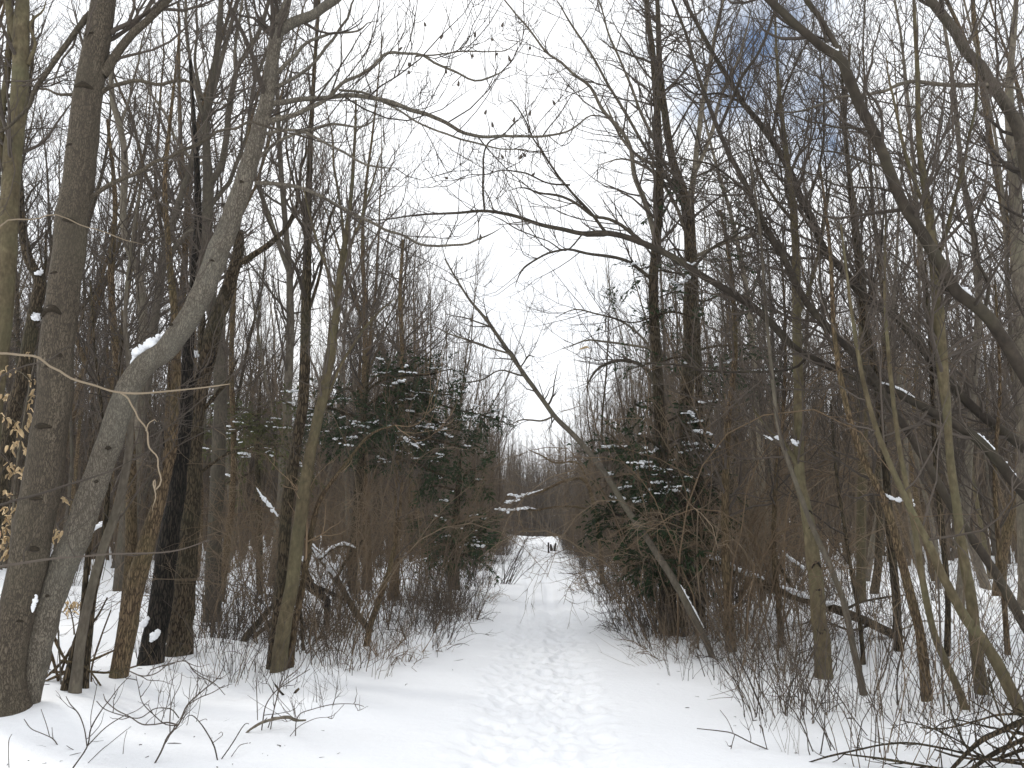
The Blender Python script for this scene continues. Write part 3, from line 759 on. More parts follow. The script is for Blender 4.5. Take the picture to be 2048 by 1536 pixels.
# ---- R13 pale upper right
hero('pale smooth trunk bending through the upper right corner, one thin limb reaching left', M_GREY,
     [(2230, 1380, 36), (2170, 900, 32), (2100, 560, 28), (2056, 340, 25), (2035, 253, 23), (2008, 205, 21), (1980, 164, 20), (1963, 133, 20), (1929, 99, 19), (1908, 62, 18), (1861, 0, 17), (1815, -70, 14), (1760, -180, 8)],
     [[(1978, 170, 9), (1895, 172, 8), (1862, 166, 8), (1826, 162, 8), (1790, 172, 7), (1758, 186, 6), (1690, 191, 5), (1638, 215, 5), (1553, 222, 3), (1480, 210, 2)], [(1960, 140, 7), (2010, 170, 6), (2050, 180, 5)], [(1930, 100, 6), (1960, 40, 5), (1990, -30, 4)]],
     Y=8.0, t0=0.45, dens=0.9, tw=UPT, seed=503)
for (lab, mt, Y, tr) in [
    ('pale upright trunk filling the right edge above mid height', M_GREY, 12.0, [(2052, 1330, 30), (2050, 1000, 28), (2044, 700, 27), (2036, 520, 26), (2030, 380, 22), (2018, 200, 16), (2030, 40, 10), (2035, -100, 5)]),
    ('slim upright stem behind the dark smooth trunk at upper right', M_GREY, 13.0, [(1916, 1310, 18), (1930, 1050, 16), (1944, 800, 15), (1958, 560, 13), (1925, 350, 10), (1905, 160, 8), (1880, 0, 5)]),
    ('straight trunk rising behind the crossing dark stems, right of centre', M_OLIVE, 14.0, [(1722, 1265, 20), (1724, 1000, 19), (1726, 700, 18), (1724, 560, 15), (1708, 420, 11), (1690, 250, 8), (1700, 90, 5)]),
    ('slim pale stem left of the scarred trunk', M_PALE, 15.0, [(1545, 1250, 13), (1528, 1000, 12), (1508, 720, 11), (1490, 560, 10), (1462, 430, 8), (1430, 320, 6), (1400, 200, 4)]),
    ('brown trunk between the leaning trunk and the scarred trunk', M_BROWN, None, [(1462, 1308, 22), (1458, 1230, 19), (1452, 1130, 17), (1450, 1011, 15), (1456, 850, 13), (1470, 700, 11), (1462, 540, 8), (1440, 420, 5)]),
    ('thin dark stem just left of the brown trunk at the foot of the leaning one', M_DARK, None, [(1370, 1282, 10), (1362, 1230, 9), (1362, 1150, 9), (1374, 1050, 8), (1400, 900, 6), (1440, 760, 4)]),
    ('brown trunk with many low twigs right of the leaning trunk', M_BROWN, None, [(1562, 1296, 12), (1556, 1200, 11), (1548, 1100, 10), (1552, 960, 9), (1568, 800, 7), (1570, 640, 5), (1560, 480, 3)]),
    ('thin dark stem with a forked foot behind the scarred trunk', M_DARK, None, [(1727, 1330, 9), (1718, 1230, 8), (1704, 1150, 8), (1690, 1060, 7), (1672, 940, 6), (1662, 800, 4)]),
    ('slim trunk near the right edge in the back row', M_BROWN, None, [(2016, 1318, 11), (2008, 1200, 10), (1996, 1080, 9), (1990, 940, 8), (2000, 760, 6), (1990, 560, 4)]),
    ('dark trunk in the back row right of the middle trunk', M_DARK, None, [(1895, 1312, 12), (1896, 1200, 11), (1886, 1080, 11), (1870, 900, 10), (1862, 720, 8), (1850, 520, 5)]),
]:
    hero(lab, mt, tr, Y=Y, t0=0.3, dens=1.7, tw=UPT, S=10)

# ------------------------------------------------------------------ evergreens
def sprays(rng, P, R, step=0.05, ln=0.075, wd=0.012, ang=0.75, flat=0.6):
    """needle clumps along twigs: small lens shaped blades, two triangles each"""
    N, K, _ = P.shape
    seg = np.linalg.norm(P[:, 1:] - P[:, :-1], axis=2).sum(1)
    n = np.maximum((seg / step).astype(int), 1)
    idx = np.repeat(np.arange(N), n); M = len(idx)
    t = rng.random(M) ** 0.8
    f = t * (K - 1); i = np.minimum(f.astype(int), K - 2); a = (f - i)[:, None]
    pos = P[idx, i] * (1 - a) + P[idx, i + 1] * a
    tan = norm(P[idx, i + 1] - P[idx, i])
    up = np.array([0, 0, 1.0])
    side = norm(np.cross(tan, up) + 1e-4)
    sg = rng.choice([-1.0, 1.0], M)[:, None]
    d = norm(tan * math.cos(ang) + side * sg * math.sin(ang) + rng.normal(size=(M, 3)) * 0.28 * np.array([1, 1, flat]))
    w = norm(np.cross(d, norm(up + 0.5 * rng.normal(size=(M, 3)))))
    l = ln * rng.uniform(0.6, 1.35, M)[:, None]
    wv = w * (wd * rng.uniform(0.7, 1.4, M)[:, None])
    v0 = pos; v1 = pos + d * l * 0.5 + wv; v2 = pos + d * l; v3 = pos + d * l * 0.5 - wv
    v2 = v2 - np.array([0, 0, 1.0]) * l * 0.15
    V = np.stack([v0, v1, v2, v3], 1).reshape(-1, 3)
    return V, np.arange(4 * M).reshape(M, 4)


ICO = None
def lump(rng, c, r, sq=(1, 1, 0.55)):
    """a small uneven snow lump"""
    global ICO
    if ICO is None:
        import bmesh
        bm = bmesh.new(); bmesh.ops.create_icosphere(bm, subdivisions=1, radius=1.0)
        ICO = (np.array([v.co[:] for v in bm.verts]), np.array([[v.index for v in f.verts] for f in bm.faces])); bm.free()
    V, F = ICO
    k = rng.normal(size=(3, 3)); ph = rng.uniform(0, 6, 3)
    n = 1 + 0.22 * np.sin(V @ k.T * 2 + ph).sum(1) / 1.7
    W = V * n[:, None] * np.array(sq) * r
    a = rng.uniform(0, 6.28); ca, sa = math.cos(a), math.sin(a)
    W = np.stack([W[:, 0] * ca - W[:, 1] * sa, W[:, 0] * sa + W[:, 1] * ca, W[:, 2]], 1)
    return W + c, F


def evergreen(label, trunk, limbs, Y=None, mat=M_NEEDLE, seed=1, d1=10.0, L1=(0.25, 0.8), d2=11.0, L2=(.10, .34), step=0.030,
              ln=0.085, wd=0.014, snow=0.0, zone=None, droop=0.35, tm=M_DARK, group=None, name='evergreen_tree', auto=None, extra=None):
    rng = np.random.default_rng(seed)
    if Y is None: Y = ground_at(*trunk[0][:2])[1]
    T = poly3(trunk, Y); base = T[0, :3].copy(); base[2] = float(gh(base[0], base[1]))
    root = empty(name, base); tag(root, label, 'tree', group)
    C = catmull(T, len(T) * 5); low = C[0].copy(); low[2] = base[2] - 0.35; C = np.vstack([low, C])
    a = Acc(); a.tube(C[None, :, :3], C[None, :, 3], 12, 0.05, rng)
    link('trunk', a.mesh('trunk', tm, base), root)
    LP = []
    for lb in limbs:
        q = catmull(poly3(lb, Y), 12); q[1:, :3] += soft(rng, 11, 3) * np.array([.02, .06, .02])
        LP.append(q)
        al = Acc(); al.tube(q[None, :, :3], np.maximum(q[None, :, 3], .004), 6)
        link('limb', al.mesh('limb', tm, base), root)
    PP = np.array([q[:, :3] for q in LP]) if LP else np.zeros((0, 12, 3))
    RR = np.array([q[:, 3] for q in LP]) if LP else np.zeros((0, 12))
    wood = Acc()
    if auto:
        n, t0, t1, Lr = auto
        p, r = grow(rng, C[None, :, :3], C[None, :, 3], n, t0, t1, 1.45, Lr, 12, .3, .004, .25, -0.05, angsd=.12, droop=droop, tl=0.5)
        wood.tube(p, r, 5)
        PP = np.concatenate([PP, p]); RR = np.concatenate([RR, r])
    p1, r1 = grow(rng, PP, RR, d1, 0.18, 1.0, 0.95, L1, 6, .5, .0025, .25, 0.0, droop=droop, tl=.35)
    p1 = p1 - 0  # flat layered sprays
    wood.tube(p1, r1, 3)
    p2, r2 = grow(rng, p1, r1, d2, .1, 1.0, .8, L2, 4, .7, .0018, .2, 0.0, droop=droop, tl=.3)
    wood.tube(p2, r2, 3)
    link('twig_mass', wood.mesh('twig_mass', M_TWIG, base), root)['kind'] = 'stuff'
    fo = Acc(); fo.add(*sprays(rng, p1, r1, step, ln, wd)); fo.add(*sprays(rng, p2, r2, step, ln, wd))
    link('foliage', fo.mesh('foliage', mat, base, False), root)['kind'] = 'stuff'
    if snow > 0:
        sn = Acc()
        cand = np.concatenate([p1[:, 2], p1[:, 3], p1[:, 4]])
        if zone is not None:
            px, py, _ = project(cand); k = (px > zone[0]) & (px < zone[2]) & (py > zone[1]) & (py < zone[3]); cand = cand[k]
        nn = min(len(cand), int(snow))
        if nn:
            for c in cand[rng.choice(len(cand), nn, replace=False)]:
                dr = rng.normal(size=3) * [1, 1, .12]; dr = dr / np.linalg.norm(dr)
                m = int(rng.integers(3, 13)); big = rng.uniform(.010, .026) + .022 * rng.random() ** 3
                for j in range(m):
                    sn.add(*lump(rng, c + dr * (j - m / 2) * big * 1.3 + rng.normal(size=3) * big * np.array([.5, .5, .2]) + [0, -.02, .04],
                                 big * rng.uniform(.55, 1.25), (1.15, 1.0, .6)))
            link('snow_load', sn.mesh('snow_load', M_SNOWC, base), root)['kind'] = 'stuff'
    return root, PP


evergreen('wide dark evergreen carrying clumps of snow, left of the track behind the slim olive trunk',
    [(702, 1205, 22), (708, 1100, 20), (716, 1000, 18), (722, 900, 16), (728, 820, 12), (734, 760, 7), (738, 720, 4)],
    [[(722, 850, 8), (790, 805, 6), (860, 805, 5), (930, 822, 4), (990, 838, 3)], [(722, 880, 8), (800, 868, 6), (880, 882, 5), (945, 898, 3)],
     [(724, 830, 7), (780, 785, 6, -.5), (850, 782, 4, -.9), (905, 790, 3, -1)], [(730, 790, 6), (790, 752, 5), (850, 748, 4), (905, 740, 2)],
     [(720, 905, 8), (800, 915, 6, -.6), (860, 945, 5, -1), (930, 965, 3, -1.2)], [(722, 840, 7), (660, 812, 6, -.4), (600, 815, 4, -.7)], [(720, 870, 7), (650, 858, 6, .4), (580, 872, 3, .6)],
     [(728, 800, 6), (690, 775, 5), (640, 780, 3)], [(730, 775, 5), (760, 748, 4, -.6), (800, 760, 3, -1)], [(724, 850, 7), (760, 835, 5, -1), (800, 850, 4, -1.8)], [(722, 870, 7), (700, 865, 5, -1), (680, 885, 3, -1.8)],
     [(724, 860, 7), (770, 850, 5, 1), (830, 862, 3, 1.8)], [(728, 815, 6), (800, 815, 5, .8), (880, 845, 4, 1.4), (940, 862, 2, 1.6)], [(720, 900, 7), (770, 900, 5, .8), (850, 905, 4, 1.5), (900, 925, 3, 1.7)]],
    seed=31, snow=130, zone=(570, 700, 1010, 930), L1=(.35, .95), d1=11)
evergreen('olive tinted thin evergreen, left of the snowy one and right of the broken snag',
    [(520, 1192, 14), (518, 1100, 13), (516, 1000, 12), (515, 900, 10), (518, 820, 7), (522, 760, 3)],
    [[(516, 850, 5), (470, 850, 4), (430, 872, 3)], [(516, 890, 5), (460, 905, 4), (425, 930, 3)], [(516, 870, 5), (560, 850, 4), (610, 870, 3)], [(516, 910, 5), (570, 915, 4), (620, 940, 3)],
     [(517, 830, 5), (480, 815, 4), (440, 820, 3)], [(517, 840, 4), (500, 850, 4, -1), (470, 870, 3, -1.6)], [(516, 940, 5), (470, 960, 4), (430, 970, 2)], [(518, 815, 4), (560, 800, 4), (600, 815, 2)], [(516, 870, 4), (540, 880, 4, -1), (580, 905, 3, -1.6)]],
    mat=M_NEEDLE2, seed=32, d1=9, d2=10, snow=50, zone=(400, 780, 650, 960), L1=(.4, 1.0))
evergreen('small dark evergreen close to the left edge of the track, boughs low over snow',
    [(907, 1186, 26), (908, 1120, 22), (910, 1060, 18), (914, 1000, 13), (918, 950, 8), (922, 900, 4)],
    [[(908, 1095, 8), (940, 1075, 6), (975, 1058, 3)], [(908, 1090, 7), (880, 1080, 5), (850, 1090, 3)], [(910, 1050, 7), (935, 1050, 5, -.5), (960, 1078, 3, -1)], [(908, 1110, 7), (935, 1108, 5), (958, 1122, 3)],
     [(914, 990, 6), (950, 965, 4), (972, 962, 3)], [(914, 980, 6), (880, 970, 4), (850, 980, 3)], [(916, 960, 5), (940, 940, 4), (958, 945, 2)], [(909, 1100, 6), (890, 1105, 5, -1), (870, 1125, 3, -1.5)], [(912, 1030, 5), (885, 1030, 4), (860, 1045, 3)]],
    seed=33, snow=24, zone=(840, 930, 1000, 1120), L1=(.4, 1.1), ln=.11, wd=.02, d1=11)
evergreen('dense dark evergreen right of the track, pointed boughs reaching over the brush',
    [(1343, 1275, 24), (1340, 1150, 22), (1336, 1040, 20), (1332, 940, 16), (1328, 860, 12), (1322, 790, 5)],
    [[(1334, 950, 7), (1280, 915, 5), (1240, 885, 4), (1216, 868, 2)], [(1334, 990, 7), (1285, 965, 5), (1250, 955, 4), (1222, 962, 3)], [(1336, 1040, 7), (1280, 1020, 5), (1240, 1030, 4), (1210, 1008, 3)],
     [(1337, 1080, 7), (1290, 1065, 5), (1245, 1062, 4), (1215, 1052, 2)], [(1333, 960, 7), (1380, 960, 5), (1440, 990, 3)], [(1335, 1010, 7), (1390, 1010, 5), (1450, 1035, 3)], [(1337, 1070, 7), (1390, 1075, 5), (1440, 1095, 3)],
     [(1330, 900, 6), (1290, 880, 5, -.5), (1255, 905, 3, -.9)], [(1330, 890, 6), (1370, 870, 5), (1415, 880, 3)], [(1326, 840, 5), (1290, 812, 4), (1265, 805, 3)], [(1326, 840, 5), (1365, 820, 4), (1400, 830, 2)],
     [(1334, 970, 6), (1340, 960, 5, -1), (1330, 985, 3, -1.7)], [(1336, 1030, 6), (1330, 1030, 5, -1), (1310, 1060, 3, -1.7)], [(1338, 1110, 6), (1310, 1110, 5, -.6), (1270, 1130, 3, -1)], [(1339, 1130, 6), (1370, 1130, 5), (1410, 1150, 3)],
     [(1337, 1080, 6), (1360, 1080, 5, -1), (1375, 1110, 3, -1.6)], [(1333, 940, 6), (1300, 950, 5, 1), (1270, 985, 3, 1.6)], [(1336, 1050, 6), (1370, 1050, 5, 1), (1400, 1085, 3, 1.6)]],
    seed=34, snow=60, zone=(1200, 800, 1450, 1010), L1=(.3, .75), d1=11)
evergreen('tall sparse evergreen with thin layered boughs, right of the forked grey trunk',
    [(1402, 1262, 20), (1400, 1100, 18), (1398, 950, 17), (1398, 800, 15), (1394, 650, 12), (1390, 520, 9), (1386, 420, 6), (1384, 340, 3)],
    [[(1398, 700, 5), (1450, 690, 4), (1520, 700, 3), (1590, 715, 2)], [(1396, 640, 5), (1340, 630, 4), (1280, 645, 3), (1215, 640, 2)], [(1394, 600, 5), (1460, 590, 4), (1540, 610, 2)], [(1392, 560, 4), (1330, 545, 4), (1270, 560, 2)],
     [(1390, 520, 4), (1440, 500, 3), (1500, 508, 2)], [(1396, 740, 5), (1460, 745, 4), (1540, 770, 2)], [(1396, 720, 5), (1330, 720, 4), (1250, 740, 2)], [(1390, 500, 4), (1340, 505, 3), (1300, 528, 3), (1272, 545, 2)], [(1385, 380, 3), (1340, 340, 3), (1300, 305, 2), (1276, 300, 2)],
     [(1386, 400, 3), (1345, 395, 2), (1310, 405, 2)], [(1385, 390, 3), (1400, 365, 2), (1412, 352, 2)], [(1392, 580, 4), (1345, 590, 3), (1290, 600, 2)]],
    seed=35, d1=5, d2=6, L1=(.25, .7), step=.032, ln=.08, wd=.014, auto=(2.4, .40, .97, (.6, 1.6)), droop=.25, snow=10, zone=(1200, 480, 1600, 800))


def sprig(label, pts, Y, seed):
    rng = np.random.default_rng(seed)
    T = poly3(pts, Y); C = catmull(T, 10); base = C[0, :3]
    return C


# ------------------------------------------------------------------ the bare wood on both sides
def forest_variant(seed, H, r0, crown0, L1, d1, lean, fork, fine, up=0.55, ang=0.75):
    rng = np.random.default_rng(seed)
    K = 16
    s = np.linspace(0, 1, K)
    ang0 = rng.uniform(0, 6.28)
    P = np.zeros((K, 3))
    P[:, 2] = -0.4 + s * (H + 0.4)
    wob = np.cumsum(soft(rng, K, 2), 0) * 0.045 * H / 10
    P[:, :2] = wob - wob[0] + np.outer(s ** 1.3 * lean * 1.25, [math.cos(ang0), math.sin(ang0)])
    R = r0 * (1 - 0.93 * s ** 0.9) + 0.004
    R[0] *= 1.25; R[1] *= 1.08
    tr = Acc(); tr.tube(P[None], R[None], 9, .04, rng)
    src = [(P, R, crown0)]
    for k in range(fork):
        i = rng.integers(int(K * 0.3), int(K * 0.6))
        L = (H - P[i, 2]) * rng.uniform(.7, .95); a = rng.uniform(0, 6.28); n = 10
        d = np.array([math.cos(a) * .55, math.sin(a) * .55, 1.0]); q = [P[i]]
        for m in range(n - 1):
            d = d / np.linalg.norm(d); q.append(q[-1] + d * L / (n - 1)); d = d + rng.normal(size=3) * .10 + [0, 0, .10]
        q = np.array(q); rr = R[i] * .72 * (1 - .92 * np.linspace(0, 1, n)) + .004
        tr.tube(q[None], rr[None], 7, .03, rng); src.append((q, rr, .1))
    cr = Acc()
    for (p, r, a0) in src:
        p1, r1 = grow(rng, p[None], r[None], d1, a0, 1.0, ang, L1, 8, .42, .005, .4, up, rmax=.035, tl=.55)
        cr.tube(p1, r1, 4)
        p2, r2 = grow(rng, p1, r1, 3.4 * fine, .15, 1, .75, (.35, 1.2), 5, .65, .0036, .4, up, tl=.4)
        cr.tube(p2, r2, 3)
        p3, r3 = grow(rng, p2, r2, 4.2 * fine, .1, 1, .7, (.18, .55), 3, .75, .0030, .35, up * .8, tl=.3)
        cr.tube(p3, r3, 3)
    return tr, cr


VAR = []
mats = [M_GREY, M_BROWN, M_OLIVE, M_DARK, M_BROWN, M_GREY, M_OLIVE, M_BROWN]
for v in range(14):
    r = np.random.default_rng(900 + v)
    H = r.uniform(12.5, 17.5)
    slim = v % 2 == 0
    tr, cr = forest_variant(1000 + v, H, r.uniform(.045, .07) if slim else r.uniform(.075, .135), r.uniform(.14, .36), (.7, 2.2) if slim else (1.0, 3.8),
                            4.0 if slim else 3.4, r.uniform(.2, 1.6), 0 if slim else int(r.integers(0, 3)), .85 if not slim else 1.0, up=r.uniform(.35, .8), ang=r.uniform(.6, .95))
    VAR.append((H, tr.mesh('trunk', mats[v % 8]), cr.mesh('crown', M_TWIG if v % 2 else M_TWIGB), slim))

PLACED = []
def put_tree(v, x, y, sc, rz, label, group):
    z = float(gh(x, y))
    root = empty('bare_tree', (x, y, z)); root.rotation_euler = (frng.normal() * .045, frng.normal() * .055, rz); root.scale = (sc, sc, sc)
    tag(root, label, 'tree', group)
    link('trunk', VAR[v][1], root)
    link('crown', VAR[v][2], root)['kind'] = 'stuff'
    PLACED.append((x, y))


HERO_XY = [(o.location.x, o.location.y) for o in COL.objects if o.type == 'EMPTY']
frng = np.random.default_rng(77)
ZONES = {}
def zone_label(side, y, slim):
    far = 'nearest rows' if y < 22 else ('middle rows' if y < 36 else 'back rows')
    kind = 'slim bare' if slim else 'bare brown'
    lab = {'nearest rows': '%s tree in the %s of the wood %s of the track', 'middle rows': '%s tree in the %s of the wood %s of the track',
           'back rows': '%s tree in the distant %s of the wood %s of the track'}[far] % (kind, far, side)
    grp = '%s trees, %s, %s side' % (kind, far, side)
    return lab, grp


count = 0
tries = 0
NT = 250
while count < NT and tries < 60000:
    tries += 1
    y = 12.5 + 52 * frng.random() ** 0.95
    x = frng.uniform(-1, 1) * (0.72 * y + 2)
    off = abs(x - pc(y))
    side = 'left' if x < pc(y) else 'right'
    lim = half(y) + 1.5 + (min(1.6, 0.05 * y) if y < 34 else .6)
    if off < lim: continue
    if y < 15 and abs(x) < 6 and side == 'left': continue
    pts = np.array(PLACED + HERO_XY)
    dmin = np.min(np.hypot(pts[:, 0] - x, pts[:, 1] - y))
    if dmin < (0.75 if y < 25 else 1.15): continue
    v = int(frng.integers(0, len(VAR)))
    if off < 6 and not VAR[v][3] and frng.random() < .6: continue
    sc = frng.uniform(.82, 1.2)
    if off < 6: sc *= .72 if y < 34 else .98
    if y > 40: sc *= .95
    lab, grp = zone_label(side, y, VAR[v][3])
    put_tree(v, x, y, sc, frng.uniform(0, 6.28), lab, grp)
    count += 1

# far wood, one mass: points carrying the same kinds of trees
def far_wood():
    rng = np.random.default_rng(5)
    src = bpy.data.collections.new('far_wood_kinds')
    for v in range(6):
        r = np.random.default_rng(1200 + v)
        tr, cr = forest_variant(1300 + v, r.uniform(11, 15), r.uniform(.06, .12), .18, (.8, 3.2), 3.2, r.uniform(.2, 1.4), int(r.integers(0, 2)), .85, up=.6, ang=.75)
        for f in list(cr.F): pass
        tr.add(np.concatenate(cr.V), np.concatenate(cr.F[4]))
        o = bpy.data.objects.new('bare_tree_kind', tr.mesh('bare_tree_kind', M_FAR)); src.objects.link(o)
    P = []
    while len(P) < 4100:
        m = len(P)
        if m < 900: y = rng.uniform(93, 135); x = rng.uniform(-18, 26)
        else: y = 27 + 105 * rng.random() ** .95; x = rng.uniform(-1, 1) * (0.72 * y + 3)
        if y < 92 and abs(x - pc(y)) < half(y) + 1.4 + max(0, 50 - y) * .06: continue
        P.append((x, y, float(gh(x, y))))
    me = bpy.data.meshes.new('far_wood'); me.from_pydata(P, [], [])
    o = link('far_wood', me)
    ng = bpy.data.node_groups.new('far_wood', 'GeometryNodeTree')
    ng.interface.new_socket('Geometry', in_out='INPUT', socket_type='NodeSocketGeometry')
    ng.interface.new_socket('Geometry', in_out='OUTPUT', socket_type='NodeSocketGeometry')
    N, L = ng.nodes, ng.links
    gi_, go_ = N.new('NodeGroupInput'), N.new('NodeGroupOutput')
    ci = N.new('GeometryNodeCollectionInfo'); ci.inputs['Collection'].default_value = src
    ci.inputs['Separate Children'].default_value = True; ci.inputs['Reset Children'].default_value = True
    ip = N.new('GeometryNodeInstanceOnPoints'); ip.inputs['Pick Instance'].default_value = True
    rv = N.new('FunctionNodeRandomValue'); rv.data_type = 'FLOAT_VECTOR'
    rv.inputs[0].default_value = (-.06, -.06, 0); rv.inputs[1].default_value = (.06, .06, 6.28)
    rs_ = N.new('FunctionNodeRandomValue'); rs_.data_type = 'FLOAT'
    rs_.inputs[2].default_value = .62; rs_.inputs[3].default_value = 1.05
    L.new(gi_.outputs[0], ip.inputs['Points']); L.new(ci.outputs[0], ip.inputs['Instance'])
    L.new(rv.outputs[0], ip.inputs['Rotation']); L.new(rs_.outputs[1], ip.inputs['Scale'])
    L.new(ip.outputs[0], go_.inputs[0])
    md = o.modifiers.new('far_wood', 'NODES'); md.node_group = ng
    tag(o, 'far bare wood closing off the end of the track', 'wood', kind='stuff')


def undergrowth():
    rng = np.random.default_rng(6)
    N = 7400; P = np.zeros((0, 5, 3)); K = 5
    y = 16 + 110 * rng.random(N * 2) ** .8; x = rng.uniform(-1, 1, N * 2) * (0.72 * y + 2)
    keep = (np.abs(x - pc(y)) > half(y) + 1.0 + np.maximum(0, 30 - y) * .12) | (y > 93)
    x, y = x[keep][:N], y[keep][:N]; N = len(x)
    h = 1.2 + 7.0 * rng.random(N) ** 1.5 * np.clip(y / 30, .55, 1)
    P = np.zeros((N, K, 3)); P[:, 0] = np.stack([x, y, gh(x, y) - .15], 1)
    d = norm(np.stack([rng.normal(size=N) * .18, rng.normal(size=N) * .18, np.ones(N)], 1))
    for k in range(1, K):
        P[:, k] = P[:, k - 1] + d * (h / (K - 1))[:, None]
        d = norm(d + rng.normal(size=(N, 3)) * .12)
    R = (rng.uniform(.006, .020, N) * np.clip(y / 40, .6, 1.5))[:, None] * (1 - .8 * np.linspace(0, 1, K))[None]
    a = Acc(); a.tube(P, R, 3)
    p1, r1 = grow(rng, P, R, 1.2, .2, 1, .7, (.4, 1.6), 4, .6, .0045, .4, .5, tl=.4); a.tube(p1, r1, 3)
    tag(link('undergrowth', a.mesh('undergrowth', M_TWIGB)), 'thin brown undergrowth filling the wood between the trunks', 'undergrowth', kind='stuff')


far_wood()
undergrowth()


# ------------------------------------------------------------------ brush along the track
def bush_mesh(name, seed, n, h, spread, mat, arch=0.2, fine=1.0, r0=.008, tiltmax=.6, top=.3, K=8, d3=2.5):
    rng = np.random.default_rng(seed)
    P = np.zeros((n, K, 3)); a = rng.uniform(0, 6.28, n); rad = spread * np.sqrt(rng.random(n))
    P[:, 0, 0] = rad * np.cos(a); P[:, 0, 1] = rad * np.sin(a); P[:, 0, 2] = -.2
    tilt = rng.uniform(0, tiltmax, n); az = a + rng.normal(size=n) * .9
    d = np.stack([np.sin(tilt) * np.cos(az), np.sin(tilt) * np.sin(az), np.cos(tilt)], 1)
    L = h * rng.uniform(.45, 1.1, n)
    for k in range(1, K):
        P[:, k] = P[:, k - 1] + d * (L / (K - 1))[:, None]
        d = d + rng.normal(size=(n, 3)) * .13; d[:, 2] -= arch * k / K
        d = norm(d)
    s = np.linspace(0, 1, K)[None]
    R = (r0 * rng.uniform(.6, 1.3, n))[:, None] * (1 - .8 * s) + .0012
    ac = Acc(); ac.tube(P, R, 4)
    p1, r1 = grow(rng, P, R, 4.5 * fine, .25, 1, .8, (.2, .22 + .18 * h), 5, .6, .0024, .4, top, tl=.35, angsd=.3); ac.tube(p1, r1, 3)
    p2, r2 = grow(rng, p1, r1, d3 * fine, .1, 1, .8, (.1, .4), 3, .7, .0019, .4, top, tl=.3); ac.tube(p2, r2, 3)
    return ac.mesh(name, mat)


TALL = [bush_mesh('brush', 200 + i, 26, [3.4, 4.2, 2.6, 3.0, 3.8][i], .55, [M_TWIGB, M_TWIGB, M_TWIG, M_TWIGB, M_TWIG][i], arch=.10, fine=1.0, r0=.011, tiltmax=.45) for i in range(5)]
LOW = [bush_mesh('brush', 240 + i, 22, [1.1, 1.4, .8, 1.0][i], .35, [M_TWIGB, M_TWIG, M_TWIGT, M_TWIG][i], arch=.35, fine=1.5, r0=.006, tiltmax=.95, d3=3) for i in range(4)]
WHIP = [bush_mesh('whip', 260 + i, 9, [1.3, 1.7, 1.0, 2.1, 1.5][i], .30, [M_TWIG, M_TWIGB, M_TWIG, M_TWIGB, M_TWIG][i], arch=.06, fine=.42, r0=.0045, tiltmax=.5, d3=1.6) for i in range(5)]


def put(name, me, x, y, sc, rz, label, cat, group, rx=0.0, ry=0.0, sz=None):
    o = link(name, me, None, (x, y, float(gh(x, y))))
    o.rotation_euler = (rx, ry, rz); o.scale = (sc, sc, sz or sc)
    tag(o, label, cat, group)
    return o


brng = np.random.default_rng(21)
# tall brush: crowds both edges of the track from 13 m on
n = 0
while n < 170:
    y = 13.5 + 62 * brng.random() ** 1.15
    side = brng.choice([-1, 1], p=[.45, .55])
    out = brng.exponential(2.0)
    x = pc(y) + side * (half(y) + .55 + out)
    if side < 0 and y < 17: continue
    sd = 'left' if side < 0 else 'right'
    fr = 'near' if y < 28 else 'far'
    sc = brng.uniform(.55, .95) * (1 if out > .8 else .72)
    put('tall_shrub', TALL[int(brng.integers(5))], x, y, sc, brng.uniform(0, 6.28),
        'tall leafless brown shrub crowding the %s edge of the track, %s stretch' % (sd, fr), 'shrub', 'tall shrubs, %s edge, %s stretch' % (sd, fr))
    n += 1
n = 0
while n < 190:
    y = 9.5 + 38 * brng.random() ** 1.3
    side = brng.choice([-1, 1])
    out = brng.exponential(2.2) if brng.random() < .75 else brng.uniform(0, 9)
    x = pc(y) + side * (half(y) + .25 + out)
    if abs(x) > .72 * y: continue
    sd = 'left' if side < 0 else 'right'
    fr = 'near' if y < 16 else ('middle' if y < 26 else 'far')
    put('low_shrub', LOW[int(brng.integers(4))], x, y, brng.uniform(.6, 1.15), brng.uniform(0, 6.28),
        'low tangled leafless shrub in the snow %s of the track, %s stretch' % (sd, fr), 'shrub', 'low shrubs, %s of track, %s stretch' % (sd, fr))
    n += 1
n = 0
while n < 215:
    if brng.random() < .62:
        y = 6.0 + 12 * brng.random() ** 1.1; x = pc(y) + half(y) + .2 + abs(brng.normal()) * 2.6; sd = 'right'
    else:
        y = 7.5 + 9 * brng.random(); x = pc(y) - half(y) - .5 - abs(brng.normal()) * 2.2; sd = 'left'
    if abs(x) > .72 * y: continue
    if sd == 'left' and y < 8.3 and x < -2.0: continue
    fr = 'front' if y < 9.5 else 'behind the front ones'
    put('sapling', WHIP[int(brng.integers(5))], x, y, brng.uniform(.55, 1.05), brng.uniform(0, 6.28),
        'thin upright whips standing in the snow %s of the track, %s' % (sd, fr), 'sapling', 'whips in the snow, %s side, %s' % (sd, fr), rx=brng.normal() * .1, ry=brng.normal() * .1)
    n += 1


n = 0
while n < 46:
    y = 5.7 + 5.0 * brng.random(); sd = 'right' if brng.random() < .72 else 'left'
    x = pc(y) + (half(y) * .85 + abs(brng.normal()) * 1.6 if sd == 'right' else -half(y) - .3 - abs(brng.normal()) * 1.3)
    if abs(x) > .66 * y or (sd == 'left' and y < 6.3): continue
    put('sapling', WHIP[int(brng.integers(5))], x, y, brng.uniform(.28, .62), brng.uniform(0, 6.28), 'small whips in the snow', 'sapling',
        'small whips in the snow, %s side' % sd, rx=brng.normal() * .2, ry=brng.normal() * .2)
    n += 1


